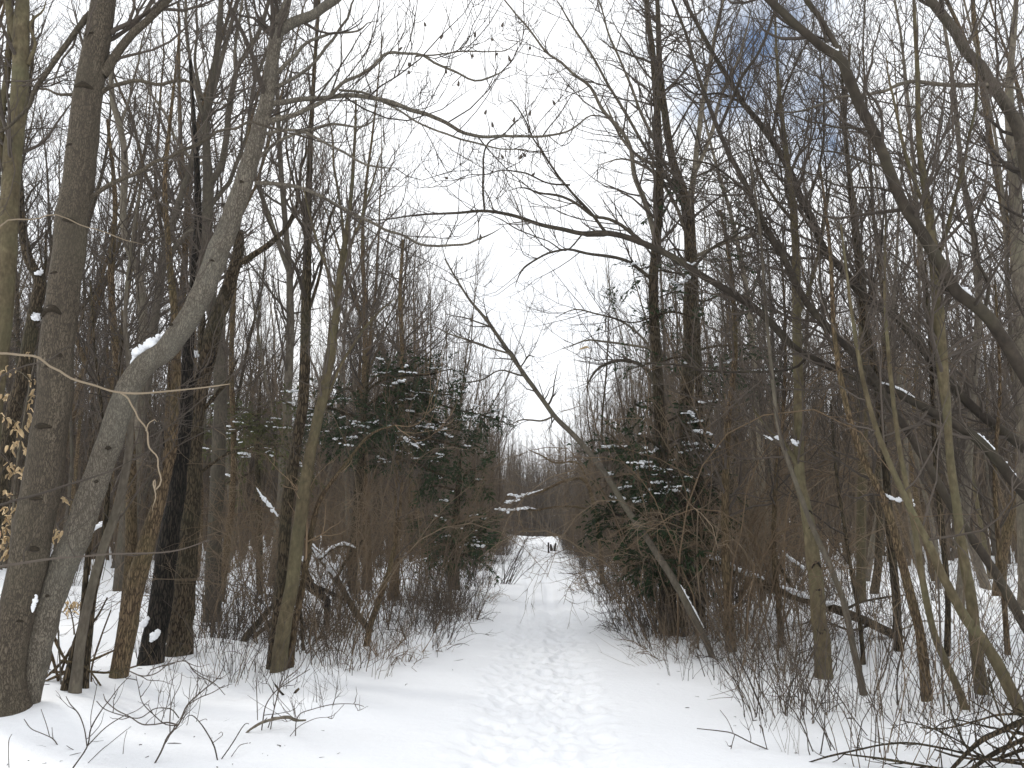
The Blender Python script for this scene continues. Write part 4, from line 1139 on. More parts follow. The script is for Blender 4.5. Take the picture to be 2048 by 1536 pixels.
# ------------------------------------------------------------------ drawn plants, dead wood, snow lying on things
def stems_thing(name, label, cat, stems, mat, Y=None, twig=None, seed=0, part='stem', S=6, group=None, rough=0.05, dY=0.25, rooted=True):
    thin = .72 if part == 'stem' and cat in ('shrub', 'stalk', 'sapling') else .9
    rng = np.random.default_rng(3000 + seed)
    g = ground_at(*stems[0][0][:2]) if Y is None else None
    y0 = g[1] if Y is None else Y
    T0 = poly3(stems[0], y0)[0, :3]
    base = T0.copy(); base[2] = float(gh(base[0], base[1]))
    root = empty(name, base); tag(root, label, cat, group)
    srcs = []
    for i, st in enumerate(stems):
        off = 0 if i == 0 else rng.uniform(-dY, dY)
        pts = poly3([(p[0], p[1], p[2], (p[3] if len(p) > 3 else 0) + off * (q / max(1, len(st) - 1))) for q, p in enumerate(st)], y0)
        C = catmull(pts, max(8, 4 * len(st)))
        C[:, 2] = np.maximum(C[:, 2], gh(C[:, 0], C[:, 1]) - 0.02)
        if rooted and i == 0:
            low = C[0].copy(); low[2] = base[2] - .12; C = np.vstack([low, C])
        a = Acc(); a.tube(C[None, :, :3], np.maximum(C[None, :, 3] * thin, .0014), S, rough, rng)
        link(part, a.mesh(part, mat, base), root)
        srcs.append((C[:, :3], C[:, 3], .1))
    if twig:
        kw = dict(d1=5, L1=(.12, .45), d2=5, L2=(.06, .2), d3=0, L3=(.05, .1), up=.4, rmin=.0015)
        kw.update(twig)
        ac = twigs_for(rng, srcs, **kw)
        if ac.n: link('twig_mass', ac.mesh('twig_mass', mat, base), root)['kind'] = 'stuff'
    return root, y0


stems_thing('shrub', 'forked dark shrub at the bottom left corner, its stem slanting out of the snow', 'shrub',
    [[(143, 1540, 4.5), (174, 1494, 4), (182, 1457, 4), (202, 1422, 3.5), (222, 1396, 3), (240, 1372, 2.5), (262, 1350, 1.5)], [(174, 1494, 3), (169, 1459, 3), (158, 1429, 3), (141, 1409, 2.5), (132, 1393, 2)],
     [(174, 1493, 3), (209, 1457, 3), (242, 1435, 2.5), (275, 1420, 2), (300, 1400, 1.5)], [(182, 1457, 2), (182, 1430, 2), (190, 1390, 2), (196, 1360, 1.5)]], M_TWIG, seed=1, twig=dict(d1=3))
stems_thing('shrub', 'low crooked twig lying open in the snow at the far bottom left', 'shrub',
    [[(116, 1491, 3), (105, 1477, 3), (84, 1467, 2.5), (62, 1457, 2.5), (48, 1438, 2)], [(107, 1480, 2), (105, 1470, 2), (104, 1455, 1.5)], [(99, 1472, 2), (93, 1450, 2), (82, 1418, 1.5)]], M_TWIG, seed=2)
stems_thing('shrub', 'arching shrub with looping stems in the snow before the short leaning trunk', 'shrub',
    [[(310, 1526, 5), (323, 1502, 5), (336, 1472, 5), (358, 1448, 5), (374, 1411, 4.5), (407, 1380, 4), (437, 1354, 3), (452, 1320, 2)],
     [(356, 1450, 4), (334, 1445, 4), (308, 1449, 4), (283, 1448, 3.5), (259, 1433, 3), (233, 1420, 3), (212, 1402, 2.5), (207, 1388, 2)],
     [(358, 1436, 3.5), (345, 1420, 3), (330, 1416, 3), (308, 1418, 3), (279, 1436, 3), (242, 1430, 2.5), (209, 1418, 2.5), (193, 1402, 2)],
     [(356, 1452, 3.5), (330, 1448, 3), (308, 1430, 3), (285, 1405, 2.5), (276, 1370, 2), (272, 1352, 2)],
     [(374, 1411, 3), (400, 1395, 3), (425, 1385, 2.5), (450, 1370, 2)], [(340, 1465, 3), (340, 1430, 3), (345, 1400, 2.5), (360, 1370, 2), (364, 1345, 1.5)],
     [(300, 1340, 3), (330, 1330, 3.5), (370, 1322, 3.5), (385, 1340, 3), (400, 1352, 3), (430, 1368, 2.5), (450, 1390, 2)],
     [(258, 1342, 3), (285, 1352, 3.5), (315, 1345, 3), (340, 1322, 2.5), (352, 1300, 2)]], M_TWIG, seed=3, twig=dict(d1=4))
stems_thing('shrub', 'bent dark stem hooked over at the top, bottom left of the track', 'shrub',
    [[(435, 1520, 4), (428, 1492, 4), (413, 1464, 3.5), (398, 1443, 3), (385, 1431, 3), (376, 1432, 2), (369, 1440, 1.5)], [(425, 1486, 2.5), (436, 1478, 2), (445, 1470, 2), (443, 1464, 1.5), (437, 1468, 1.5)], [(398, 1443, 2), (410, 1438, 1.5), (414, 1440, 1.5)]], M_TWIG, seed=4)
stems_thing('shrub', 'three slanting stems rising from the snow before the slim olive trunk', 'shrub',
    [[(523, 1462, 3.5), (526, 1440, 3.5), (532, 1410, 3.5), (552, 1382, 3), (585, 1360, 2.5), (620, 1338, 2)], [(541, 1458, 3.5), (546, 1430, 3), (552, 1402, 3), (567, 1363, 3), (598, 1336, 2.5), (618, 1300, 2)],
     [(536, 1456, 3), (548, 1420, 3), (556, 1385, 2.5), (570, 1340, 2.5), (590, 1290, 2)], [(515, 1440, 2.5), (514, 1400, 2.5), (512, 1350, 2), (510, 1310, 1.5)]], M_TWIG, seed=5, twig=dict(d1=3))
stems_thing('shrub', 'long thin twig arching right over open snow toward the track', 'shrub',
    [[(591, 1472, 3), (592, 1445, 3), (600, 1428, 3), (620, 1420, 2.5), (664, 1409, 2.5), (708, 1408, 2), (728, 1413, 1.5)], [(576, 1477, 2), (598, 1453, 2), (631, 1437, 2), (664, 1432, 1.5), (688, 1409, 1.5)], [(593, 1440, 2), (588, 1420, 2), (592, 1400, 1.5)]], M_TWIG, seed=6, twig=dict(d1=5, up=.8))
stems_thing('shrub', 'straight twig slanting up right out of the smooth snow, bottom left', 'shrub',
    [[(443, 1518, 3.5), (464, 1488, 3.5), (483, 1457, 3), (492, 1447, 2.5), (498, 1448, 2)], [(463, 1513, 2.5), (472, 1500, 2), (481, 1490, 2), (496, 1486, 1.5)]], M_TWIG, seed=7)
for k, (lab, st) in enumerate([
    ('single thin dead stalk at the extreme bottom left of the snow', [[(18, 1535, 2), (17, 1505, 2), (18, 1480, 2), (24, 1468, 1.5)]]),
    ('thin bent stalk with a side fork left of the forked dark shrub', [[(148, 1500, 2), (140, 1496, 2), (133, 1491, 1.5)], [(147, 1505, 1.5), (140, 1520, 1.5), (134, 1536, 1.5)]]),
    ('pair of long slanting twigs in the snow between the two shrubs', [[(176, 1526, 2.5), (205, 1498, 2.5), (218, 1488, 2), (240, 1470, 2), (262, 1453, 1.5)], [(246, 1508, 2), (249, 1480, 1.5), (254, 1462, 1.5)]])]):
    stems_thing('dead_stalk', lab, 'stalk', st, M_TWIG, seed=10 + k)

# fallen wood
stems_thing('fallen_branch', 'thick crooked dead branch lying on the snow, bottom left of the track', 'branch',
    [[(492, 1466, 4.5), (505, 1456, 5.5), (522, 1446, 6), (540, 1440, 6.5), (558, 1436, 7), (578, 1435, 7), (590, 1440, 6.5), (602, 1441, 5), (612, 1440, 3)], [(526, 1444, 2.5), (534, 1436, 2)]], M_GREY, seed=20, S=8, rough=.12)
stems_thing('fallen_branch', 'broken forked stick standing out of the snow near the slim olive trunk', 'branch',
    [[(576, 1402, 4), (585, 1392, 5.5), (592, 1383, 5.5), (598, 1377, 5)], [(575, 1398, 4.5), (562, 1385, 4.5), (550, 1369, 3.5)], [(576, 1400, 2.5), (562, 1402, 2), (552, 1407, 1.5)]], M_DARK, seed=21, S=8, rough=.12)
stems_thing('fallen_branch', 'short dark rotten log half sunk in the snow on the right', 'log',
    [[(1696, 1437, 7), (1703, 1440, 10), (1722, 1444, 10), (1738, 1451, 9), (1752, 1457, 7), (1767, 1463, 2)]], M_ROT, seed=22, S=10, rough=.16)
stems_thing('fallen_log', 'long dark log slanting across the wood behind the scarred trunk, snow along its top', 'log',
    [[(1800, 1276, 21), (1760, 1256, 20), (1700, 1229, 19), (1620, 1202, 18, .5), (1553, 1180, 17, 1), (1502, 1157, 18, 1.5), (1444, 1133, 15, 2), (1392, 1111, 12, 2.5)],
     [(1600, 1196, 8, .6), (1570, 1150, 7, .5), (1545, 1105, 5, .5), (1530, 1080, 4, .4)], [(1500, 1157, 6, 1.4), (1480, 1190, 5, 1.2), (1440, 1215, 4, 1)], [(1680, 1225, 7), (1720, 1205, 5), (1770, 1195, 4), (1810, 1190, 3)],
     [(1740, 1250, 6), (1700, 1260, 5), (1640, 1240, 4), (1600, 1250, 3)]], M_DARK, seed=23, S=12, rough=.08, twig=dict(d1=1.5))
LOGR_Y = ground_at(1800, 1276)[1]
stems_thing('fallen_log', 'snow covered fallen log slanting down left behind the small bare stem', 'log',
    [[(742, 1264, 13), (728, 1247, 14), (700, 1206, 14), (675, 1161, 13, .4), (655, 1135, 12, .7), (638, 1112, 11, 1), (607, 1072, 8, 1.3)], [(672, 1160, 7), (690, 1125, 6), (712, 1100, 5), (724, 1080, 4)],
     [(640, 1120, 6), (665, 1098, 5), (690, 1092, 5), (715, 1100, 3)]], M_DARK, seed=24, S=10, rough=.1, twig=dict(d1=2))
LOGL_Y = ground_at(742, 1264)[1]
stems_thing('fallen_log', 'black rotten stub leaning beside the snowy log', 'log',
    [[(655, 1200, 13), (640, 1188, 18), (622, 1172, 22), (612, 1150, 18), (606, 1130, 10)], [(625, 1172, 9), (650, 1180, 8), (690, 1200, 5)], [(618, 1160, 7), (600, 1175, 6), (590, 1205, 4)]], M_ROT, Y=LOGL_Y + .2, seed=25, S=10, rough=.16)
stems_thing('fallen_log', 'dark limb propped against the foot of the olive trunk', 'log',
    [[(484, 1287, 17), (500, 1264, 16), (522, 1240, 14), (545, 1212, 11), (575, 1180, 7)], [(505, 1276, 10), (530, 1256, 9), (552, 1240, 7)]], M_DARK, seed=26, S=10, rough=.1)
stems_thing('fallen_branch', 'tangle of pale and dark dead sticks leaning by the thin grey stems at left', 'branch',
    [[(92, 1362, 6), (130, 1345, 7), (180, 1322, 6), (230, 1300, 4)], [(88, 1358, 5), (120, 1328, 6), (150, 1290, 5)], [(110, 1380, 5), (140, 1300, 6), (190, 1240, 5), (215, 1195, 3)], [(108, 1275, 7), (125, 1310, 6), (150, 1350, 5)], [(100, 1300, 6), (112, 1340, 6), (118, 1375, 5)],
     [(212, 1388, 4), (190, 1355, 4), (165, 1330, 4), (120, 1320, 3)], [(186, 1396, 4), (183, 1340, 4), (200, 1280, 4), (222, 1220, 3)], [(100, 1345, 5), (160, 1342, 5), (220, 1345, 5), (280, 1330, 3)]], M_BROWN, seed=27, S=7, rough=.1, twig=dict(d1=2), dY=.5)

pile = [[(2100, 1420, 14), (2048, 1441, 13), (1995, 1465, 12), (1955, 1486, 10), (1901, 1540, 7)], [(2100, 1455, 12), (2048, 1478, 11), (1982, 1510, 10), (1941, 1540, 8)], [(2090, 1425, 5), (2048, 1427, 5), (1995, 1430, 5), (1955, 1441, 4), (1888, 1457, 4), (1840, 1455, 3)],
        [(2060, 1530, 6), (1990, 1520, 6), (1941, 1510, 5), (1888, 1497, 5), (1821, 1486, 4.5), (1767, 1489, 4), (1714, 1500, 4), (1660, 1512, 4), (1607, 1528, 3)], [(2060, 1560, 7), (1960, 1550, 6), (1861, 1534, 6), (1767, 1518, 5), (1687, 1508, 3)],
        [(2060, 1521, 6), (1955, 1518, 5), (1910, 1512, 5), (1869, 1499, 3)], [(2080, 1490, 9), (2030, 1505, 8), (1975, 1528, 7), (1940, 1555, 6)], [(2075, 1400, 6), (2048, 1440, 6), (2010, 1500, 6), (1990, 1550, 5)], [(2050, 1540, 6), (2020, 1480, 5), (1990, 1400, 4), (1975, 1340, 3)],
        [(1960, 1540, 4), (1925, 1480, 4), (1905, 1430, 3), (1890, 1380, 2)], [(2050, 1470, 5), (1960, 1450, 4), (1900, 1440, 3), (1850, 1470, 2)], [(1990, 1540, 5), (1930, 1490, 4), (1860, 1455, 3), (1800, 1440, 2)], [(2050, 1500, 5), (2000, 1440, 4), (1940, 1400, 3)],
        [(2000, 1545, 4), (1960, 1500, 4), (1950, 1450, 3), (1965, 1400, 2)]]
stems_thing('brush_pile', 'heap of dark fallen branches filling the bottom right corner', 'brush pile', pile, M_DARK, Y=5.6, seed=28, S=7, part='branch', rough=.08, twig=dict(d1=7, L1=(.15, .55), d2=5), dY=.6, rooted=False)
rs = [('leaning double whip left of the scarred trunk, bottom right snow', [[(1626, 1503, 3.5), (1607, 1457, 3.5), (1588, 1422, 3), (1553, 1387, 3), (1527, 1358, 2.5), (1490, 1330, 2)], [(1670, 1500, 3), (1640, 1450, 3), (1600, 1400, 3), (1560, 1360, 2.5), (1520, 1310, 2)]]),
      ('long straight whip leaning left below the foot of the scarred trunk', [[(1735, 1472, 3), (1700, 1427, 3), (1675, 1388, 3), (1655, 1358, 2.5), (1630, 1310, 2)], [(1707, 1476, 2.5), (1690, 1430, 2.5), (1660, 1380, 2), (1640, 1330, 2)]]),
      ('crooked low branch in the snow at the right edge of the track', [[(1536, 1499, 3.5), (1500, 1484, 3.5), (1466, 1467, 3.5), (1440, 1462, 3), (1394, 1457, 2.5)], [(1470, 1468, 2.5), (1465, 1485, 2.5), (1462, 1498, 2)], [(1466, 1465, 2.5), (1455, 1440, 2), (1440, 1420, 1.5)]]),
      ('black straight stake like stem rising among the right hand whips', [[(1890, 1448, 6), (1884, 1350, 6), (1880, 1250, 5.5), (1877, 1180, 5), (1868, 1090, 4), (1850, 1000, 3)]]),
      ('forked whip in front of the middle trunk on the right', [[(1795, 1410, 5), (1794, 1360, 4), (1800, 1320, 4), (1815, 1270, 3), (1840, 1220, 2)], [(1794, 1340, 3), (1770, 1290, 3), (1752, 1240, 2), (1740, 1180, 2)]]),
      ('wavy dark whip between the thin leaning stem and the middle trunk', [[(1748, 1390, 4), (1760, 1362, 4), (1772, 1335, 4), (1776, 1310, 3.5), (1790, 1290, 3), (1800, 1240, 2.5), (1815, 1180, 2)]]),
      ('stalk with a broken dark tip standing in the snow right of the track', [[(1534, 1498, 2.5), (1527, 1470, 3), (1524, 1456, 5), (1519, 1450, 4)]])]
for k, (lab, st) in enumerate(rs):
    stems_thing('sapling', lab, 'sapling', st, M_TWIG, seed=40 + k, twig=dict(d1=2.2))

# tangled tan and brown shrubs (curly arching stems)
for k, (px, py, sc, lab, mt) in enumerate([
    (1452, 1285, 1.25, 'tall tangle of curling tan stems in front of the right evergreen', M_TWIGT),
    (1395, 1262, 1.2, 'tall tangle of brown stems crowding the foot of the right evergreen', M_TWIGB),
    (1490, 1262, 1.05, 'tall tangle of brown stems between the right evergreen and the scarred trunk', M_TWIGB),
    (640, 1290, .95, 'tall tangle of arching brown stems right of the slim olive trunk', M_TWIGB),
    (720, 1255, .95, 'tall tangle of tan arching stems below the snowy evergreen', M_TWIGT),
    (480, 1270, .8, 'tall thin brown tangle right of the broken snag', M_TWIGB),
    (830, 1215, 1.0, 'tall brown tangle between the snowy evergreen and the small evergreen', M_TWIGB)]):
    me = bush_mesh('tangle', 330 + k, 34, 4.6, .75, mt, arch=.42, fine=1.15, r0=.008, tiltmax=.55, K=12, d3=3.0, top=.1)
    g = ground_at(px, py)
    put('tangled_shrub', me, g[0], g[1], sc, k * 1.3, lab, 'shrub', None)


# ------------------------------------------------------------------ saplings entering from the left, dry beech leaves
hero('pale tan sapling reaching in from the left edge across both thick trunks', M_TAN,
     [(-330, 1560, 26), (-260, 1150, 22), (-150, 830, 15), (-60, 715, 7), (0, 707, 4.8), (40, 710, 4.6), (75, 714, 4.6), (100, 733, 4.4), (118, 741, 4.4), (145, 758, 4.4), (190, 771, 4.2), (215, 780, 4), (240, 785, 4), (280, 787, 4), (340, 782, 3.5), (400, 776, 3), (460, 768, 2)],
     [[(242, 786, 3.6), (256, 798, 3.5), (268, 820, 3.4), (288, 848, 3.2), (292, 862, 3.2), (303, 895, 3), (314, 930, 3), (317, 975, 3), (313, 960, 2.5), (312, 1020, 2)], [(292, 862, 2.5), (300, 845, 2), (318, 838, 1.5)],
      [(-150, 830, 5), (-60, 520, 4), (0, 450, 3), (50, 441, 2.8), (110, 437, 2.6), (160, 445, 2.4), (200, 460, 2), (250, 482, 2.5), (285, 492, 2)]],
     Y=5.4, twigs=False, S=10, rough=.04)
hero('dark sapling entering low at the left edge, thin boughs crossing both thick trunks', M_TWIG,
     [(-340, 1560, 20), (-280, 1300, 16), (-150, 1180, 10), (-40, 1140, 6), (0, 1133, 5), (100, 1118, 4.5), (164, 1113, 4), (225, 1108, 3.5), (342, 1103, 3), (420, 1080, 2)],
     [[(-150, 1180, 7), (-60, 1040, 6), (0, 1009, 5.5), (68, 989, 5), (171, 958, 4), (239, 941, 3), (300, 905, 2)], [(-60, 1100, 4), (-20, 800, 4), (40, 735, 3.5), (110, 715, 3), (170, 660, 2)]],
     Y=5.8, S=8, t0=.6, dens=.35, tw=dict(L1=(.2, .7), d2=2, d3=0))


def leaf_mesh():
    n = 6; V = []; F = []
    for i in range(n):
        t = i / (n - 1); w = .017 * math.sin(math.pi * min(1, t * .92 + .05)) ** .8; z = -.03 * t * t + .008 * math.sin(6 * t)
        V += [(-w, t * .075, z + .007), (0, t * .075, z - .003), (w, t * .075, z + .009)]
    for i in range(n - 1):
        a = i * 3
        F += [(a, a + 1, a + 4, a + 3), (a + 1, a + 2, a + 5, a + 4)]
    return make_mesh('leaf', np.array(V), [np.array(F)], M_LEAF)


LEAF = leaf_mesh()
lrng = np.random.default_rng(55)
def leafy(label, trunk, clusters, Y, per, size=1.0):
    root, base, _, srcs = hero(label, M_GREY, trunk, Y=Y, twigs=False, S=8, name='beech_sapling')
    TP = np.concatenate([s[0] for s in srcs])
    for (px, py) in clusters:
        c, _ = P3(px, py, Y + lrng.uniform(-.15, .15))
        i = np.argmin(np.linalg.norm(TP - c - [0, 0, -.1], axis=1))
        q = np.array([TP[i], (TP[i] + c) / 2 + [0, 0, .04], c]); q = catmull(q, 6)
        a = Acc(); a.tube(q[None], np.linspace(.004, .0015, 6)[None], 4); link('twig', a.mesh('twig', M_GREY, base), root)
        for _ in range(per):
            o = link('leaf', LEAF, root, c - base + lrng.normal(size=3) * np.array([.022, .03, .018]))
            o.rotation_euler = (lrng.uniform(-1.3, -.1), lrng.uniform(-.7, .7), lrng.choice([-1, 1]) * lrng.uniform(.6, 2.2)); k = lrng.uniform(.65, 1.1) * size; o.scale = (k, k, k)
    return root


leafy('thin beech sapling at the left edge still holding pale dry leaves',
      [(28, 1400, 9), (30, 1250, 8), (24, 1100, 7), (32, 960, 6), (45, 860, 5), (60, 770, 3), (74, 700, 2)],
      [(72, 711), (16, 741), (54, 754), (66, 782), (13, 791), (59, 804), (54, 833), (46, 843), (5, 836), (38, 861), (36, 883), (28, 888), (52, 900), (25, 929), (43, 935), (20, 944), (43, 958), (16, 990), (14, 1015), (32, 1010), (8, 1037), (22, 1037),
       (18, 1055), (4, 1058), (14, 1076), (7, 1091), (23, 1089), (11, 1105)], 6.75, 4)
leafy('low beech twig with dry leaves behind the leaning pale trunk', [(150, 1330, 4), (148, 1260, 3), (140, 1215, 2)],
      [(124, 1214), (134, 1208), (146, 1206), (158, 1206), (166, 1212), (140, 1222)], 11.0, 4, 1.25)
leafy('tiny beech shoot with a few dry leaves in the crotch of the two thick trunks', [(112, 1180, 3), (108, 1090, 2), (114, 1000, 1.5)], [(122, 997), (115, 1060), (107, 1074), (122, 1064)], 7.6, 3)

# ------------------------------------------------------------------ seed heads on the tulip tree, a hanging leaf
def pod_mesh():
    import bmesh
    bm = bmesh.new(); bmesh.ops.create_icosphere(bm, subdivisions=1, radius=1)
    for v in bm.verts:
        z = v.co.z; k = .016 * (1 - .45 * max(z, 0)); v.co = Vector((v.co.x * k, v.co.y * k, z * .026 + (.012 if z > .8 else 0)))
    me = bpy.data.meshes.new('seed_head'); bm.to_mesh(me); bm.free(); me.materials.append(M_TWIG); return me


POD = pod_mesh()
BP = np.concatenate([s[0] for s in B_src[1:]])
bpx, bpy_, _ = project(BP)
for (px, py) in [(850, 49), (883, 74), (950, 70), (1005, 50), (984, 79), (1060, 96), (993, 108), (945, 112), (1019, 118), (818, 129), (818, 145), (917, 168), (1108, 206), (971, 225), (985, 250),
                 (1005, 314), (1041, 314), (1049, 310), (1082, 303), (1066, 350), (961, 475), (892, 143), (1028, 240), (1060, 227), (893, 356), (800, 98)]:
    i = int(np.argmin(np.hypot(bpx - px, bpy_ - py) + 30 * (bpy_ < py)))
    c, _ = P3(px, py, BP[i, 1] + RNG.uniform(-.1, .1))
    q = catmull(np.array([BP[i], (BP[i] * .45 + c * .55) + [RNG.normal() * .05, 0, -.06], c]), 8)
    a = Acc(); a.tube(q[None], np.linspace(.0045, .0022, 8)[None], 4)
    st = link('twig', a.mesh('twig', M_TWIG, B_base), B)
    p = link('seed_head', POD, B, c - B_base); p.rotation_euler = (RNG.normal() * .4, RNG.normal() * .4, 0)
c, _ = P3(1178, 697, T2_Y - .6)
o = link('curled_leaf', LEAF, None, c); o.scale = (1.7, 1.9, 1.7); o.rotation_euler = (.3, .5, 1.4)
tag(o, 'single curled dead leaf hanging against the sky right of the track', 'leaf')

# scars on the big trunk and on the scarred trunk
def scar(root, base, px, py, wpx, hpx, Y, rpx, arch=.35, mat=M_DARK):
    c, s = P3(px, py, Y); r = rpx * .5 * s / FPX * 1.0; hw = wpx / rpx
    th = np.linspace(-1, 1, 9) * math.asin(min(.96, hw)); z = np.cos(np.linspace(-1, 1, 9) * 1.5) * arch * wpx * .5 * s / FPX
    q = np.stack([c[0] + r * np.sin(th), c[1] - r * np.cos(th), c[2] + z], 1)
    rr = hpx * .5 * s / FPX * np.array([.25, .6, .85, 1, 1.1, 1, .85, .6, .25])
    a = Acc(); a.tube(q[None], rr[None], 7, .15, RNG)
    link('branch_scar', a.mesh('branch_scar', mat, base), root)


for (px, py, w, h, r, ar) in [(118, 640, 46, 15, 61, .75), (103, 858, 38, 13, 66, .1), (178, 190, 42, 14, 52, .3), (158, 305, 34, 7, 55, .2), (150, 455, 38, 10, 58, .25), (193, 85, 32, 7, 48, .3), (126, 556, 22, 6, 60, .2), (90, 1000, 32, 7, 70, .15), (88, 1100, 22, 12, 70, .4), (135, 718, 14, 8, 60, .3),
                              (60, 1240, 16, 6, 68, .3), (112, 740, 18, 5, 62, .2)]:
    scar(A, A_base, px, py, w * .9, h, A_Y, r * .97, ar, M_SCAR)
for (px, py, w, h, r, ar) in [(488, 372, 12, 6, 34, .3), (430, 530, 16, 6, 42, .3), (228, 900, 14, 8, 48, .3), (205, 965, 10, 6, 49, .2), (350, 655, 12, 6, 44, .2), (110, 1190, 12, 7, 53, .2)]:
    scar(B, B_base, px, py, w * .9, h, B_Y, r * .97, ar, M_SCAR)
for (px, py, w, h, r, ar) in [(1629, 1140, 22, 5, 27, 1.6), (1632, 1180, 14, 5, 28, .2), (1634, 1188, 10, 4, 28, -.5), (1620, 1062, 18, 5, 24, 1.2), (1636, 1255, 18, 4, 29, -1.2), (1643, 1262, 10, 3, 30, 1.0), (1615, 1030, 14, 4, 22, 1.3)]:
    scar(R1, R1_base, px, py, w * .9, h, R1_Y, r, ar, M_ROT)


# ------------------------------------------------------------------ snow lying on branches
def snow_strip(label, pts, Y, seed, bits=False, name='snow_patch'):
    rng = np.random.default_rng(4000 + seed)
    P = catmull(poly3(pts, Y), max(12, len(pts) * 5))
    K = len(P)
    P[:, 3] *= 1 + .28 * rng.normal(size=K)
    P[0, 3] *= .25; P[-1, 3] *= .25
    P[:, 3] = np.maximum(P[:, 3], .003)
    a = Acc(); base = P[K // 2, :3].copy()
    a.tube(P[None, :, :3], P[None, :, 3], 8, .10, rng)
    for i in range(1, K - 1):
        if rng.random() < .6:
            a.add(*lump(rng, P[i, :3] + rng.normal(size=3) * P[i, 3] * .5, P[i, 3] * rng.uniform(.7, 1.25), (1, 1, .8)))
    o = link(name, a.mesh(name, M_SNOWC, base), None, base)
    tag(o, label, 'snow')
    return o


snow_strip('long snow patch lying on the bend of the pale leaning trunk', [(260, 734, 5), (268, 720, 11), (282, 704, 15), (298, 692, 16), (314, 680, 15), (326, 672, 10), (332, 664, 5)], B_Y, 1)
snow_strip('small snow clump lodged on the dark sinuous trunk at left', [(63, 636, 7), (70, 632, 12), (78, 636, 7)], D_Y - .1, 2)
snow_strip('tiny snow clump high on the sinuous trunk at left', [(74, 544, 6), (79, 546, 9), (86, 543, 4)], D_Y - .1, 3)
snow_strip('sliver of snow wedged between the two thick left trunks', [(74, 1190, 5), (69, 1205, 9), (66, 1218, 7), (65, 1225, 3)], A_Y - .15, 4)
snow_strip('snow stuck to the fork of the broken dark snag', [(378, 702, 4), (388, 704, 8), (394, 712, 9), (392, 706, 5)], G2_Y - .15, 5)
snow_strip('ragged snow splash on the foot of the blackest trunk', [(300, 1279, 5), (307, 1274, 11), (311, 1268, 9), (314, 1278, 4)], ground_at(301, 1328)[1] - .2, 6)
snow_strip('snow lump beside the foot of the blackest trunk, left side', [(284, 1252, 6), (286, 1246, 12), (295, 1240, 8)], ground_at(301, 1328)[1] - .1, 7)
snow_strip('wedge of snow in the fork of the dark smooth trunk at upper right', [(1648, 86, 4), (1658, 95, 7), (1668, 101, 8), (1676, 104, 6)], R9_Y, 8)
snow_strip('snow resting on the elbow of the dark smooth trunk at right', [(1917, 572, 5), (1926, 580, 9), (1936, 586, 9), (1944, 590, 4)], R9_Y, 9)
snow_strip('thick snow tongue on a stub right of the scarred trunk', [(1766, 988, 3), (1778, 993, 5), (1792, 999, 7), (1806, 999, 10), (1816, 1000, 13), (1824, 1008, 9), (1827, 1013, 4)], 8.8, 10)
snow_strip('curved snow strip on the left fork of the scarred trunk', [(1527, 870, 3), (1536, 876, 6), (1546, 877, 7), (1558, 873, 8), (1562, 875, 4)], R1_Y, 11)
snow_strip('small snow wedge in the crotch of the scarred trunk', [(1585, 880, 5), (1591, 885, 9), (1595, 892, 5)], R1_Y - .05, 12)
snow_strip('thin snow line on the long arching stem near the right edge', [(1955, 866, 3), (1966, 876, 5), (1978, 888, 5), (1990, 900, 4)], R10_Y - .02, 13)
snow_strip('second thin snow line lower on the long arching stem', [(1998, 912, 3), (2010, 925, 4), (2026, 944, 4), (2040, 962, 3)], R10_Y - .02, 14)
snow_strip('snow line on the dark limb at mid right', [(1750, 765, 2), (1775, 768, 4), (1805, 780, 4), (1830, 795, 3)], R10_Y - .04, 15)
snow_strip('beaded snow along the lower leaning trunk over the track', [(1343, 1150, 2), (1354, 1165, 4), (1366, 1180, 5), (1380, 1206, 4), (1392, 1226, 4), (1408, 1256, 3)], Q_Y, 16)
snow_strip('snow along the top of the long dark log, left half', [(1392, 1104, 4), (1420, 1114, 7), (1444, 1124, 9), (1475, 1138, 8), (1502, 1148, 9), (1530, 1160, 7)], LOGR_Y + 1.4, 17)
snow_strip('snow along the top of the long dark log, right half', [(1560, 1172, 7), (1600, 1188, 10), (1640, 1202, 10), (1690, 1218, 9), (1730, 1235, 8), (1765, 1250, 6), (1788, 1262, 4)], LOGR_Y + .2, 18)
snow_strip('snow line on the raised limb above the long dark log', [(1564, 1100, 2), (1580, 1116, 5), (1600, 1130, 6), (1616, 1144, 3)], LOGR_Y + .5, 19)
snow_strip('snow along the fallen log behind the small bare stem', [(610, 1078, 5), (636, 1104, 10), (660, 1134, 11), (682, 1164, 10), (704, 1200, 9), (726, 1236, 6)], LOGL_Y + .45, 20)
snow_strip('snow on the side limb of the fallen log at left', [(642, 1114, 3), (665, 1094, 6), (690, 1088, 7), (713, 1096, 4)], LOGL_Y - .05, 21)
snow_strip('snow beads on the thin stick left of the slim olive trunk', [(513, 975, 2), (525, 994, 5), (540, 1012, 6), (558, 1034, 4)], 10.2, 22)
hero('thin broken stick hung up left of the slim olive trunk', M_DARK, [(610, 1330, 6), (592, 1150, 6), (560, 1038, 6), (540, 1016, 5), (525, 997, 5), (512, 976, 3)], Y=10.25, twigs=False, S=7, name='dead_stick', cat='dead stick')
snow_strip('snow bar on a bough low in the wood left of the leaning trunk', [(182, 1062, 4), (196, 1052, 8), (212, 1042, 8), (208, 1040, 4)], 11.0, 23)

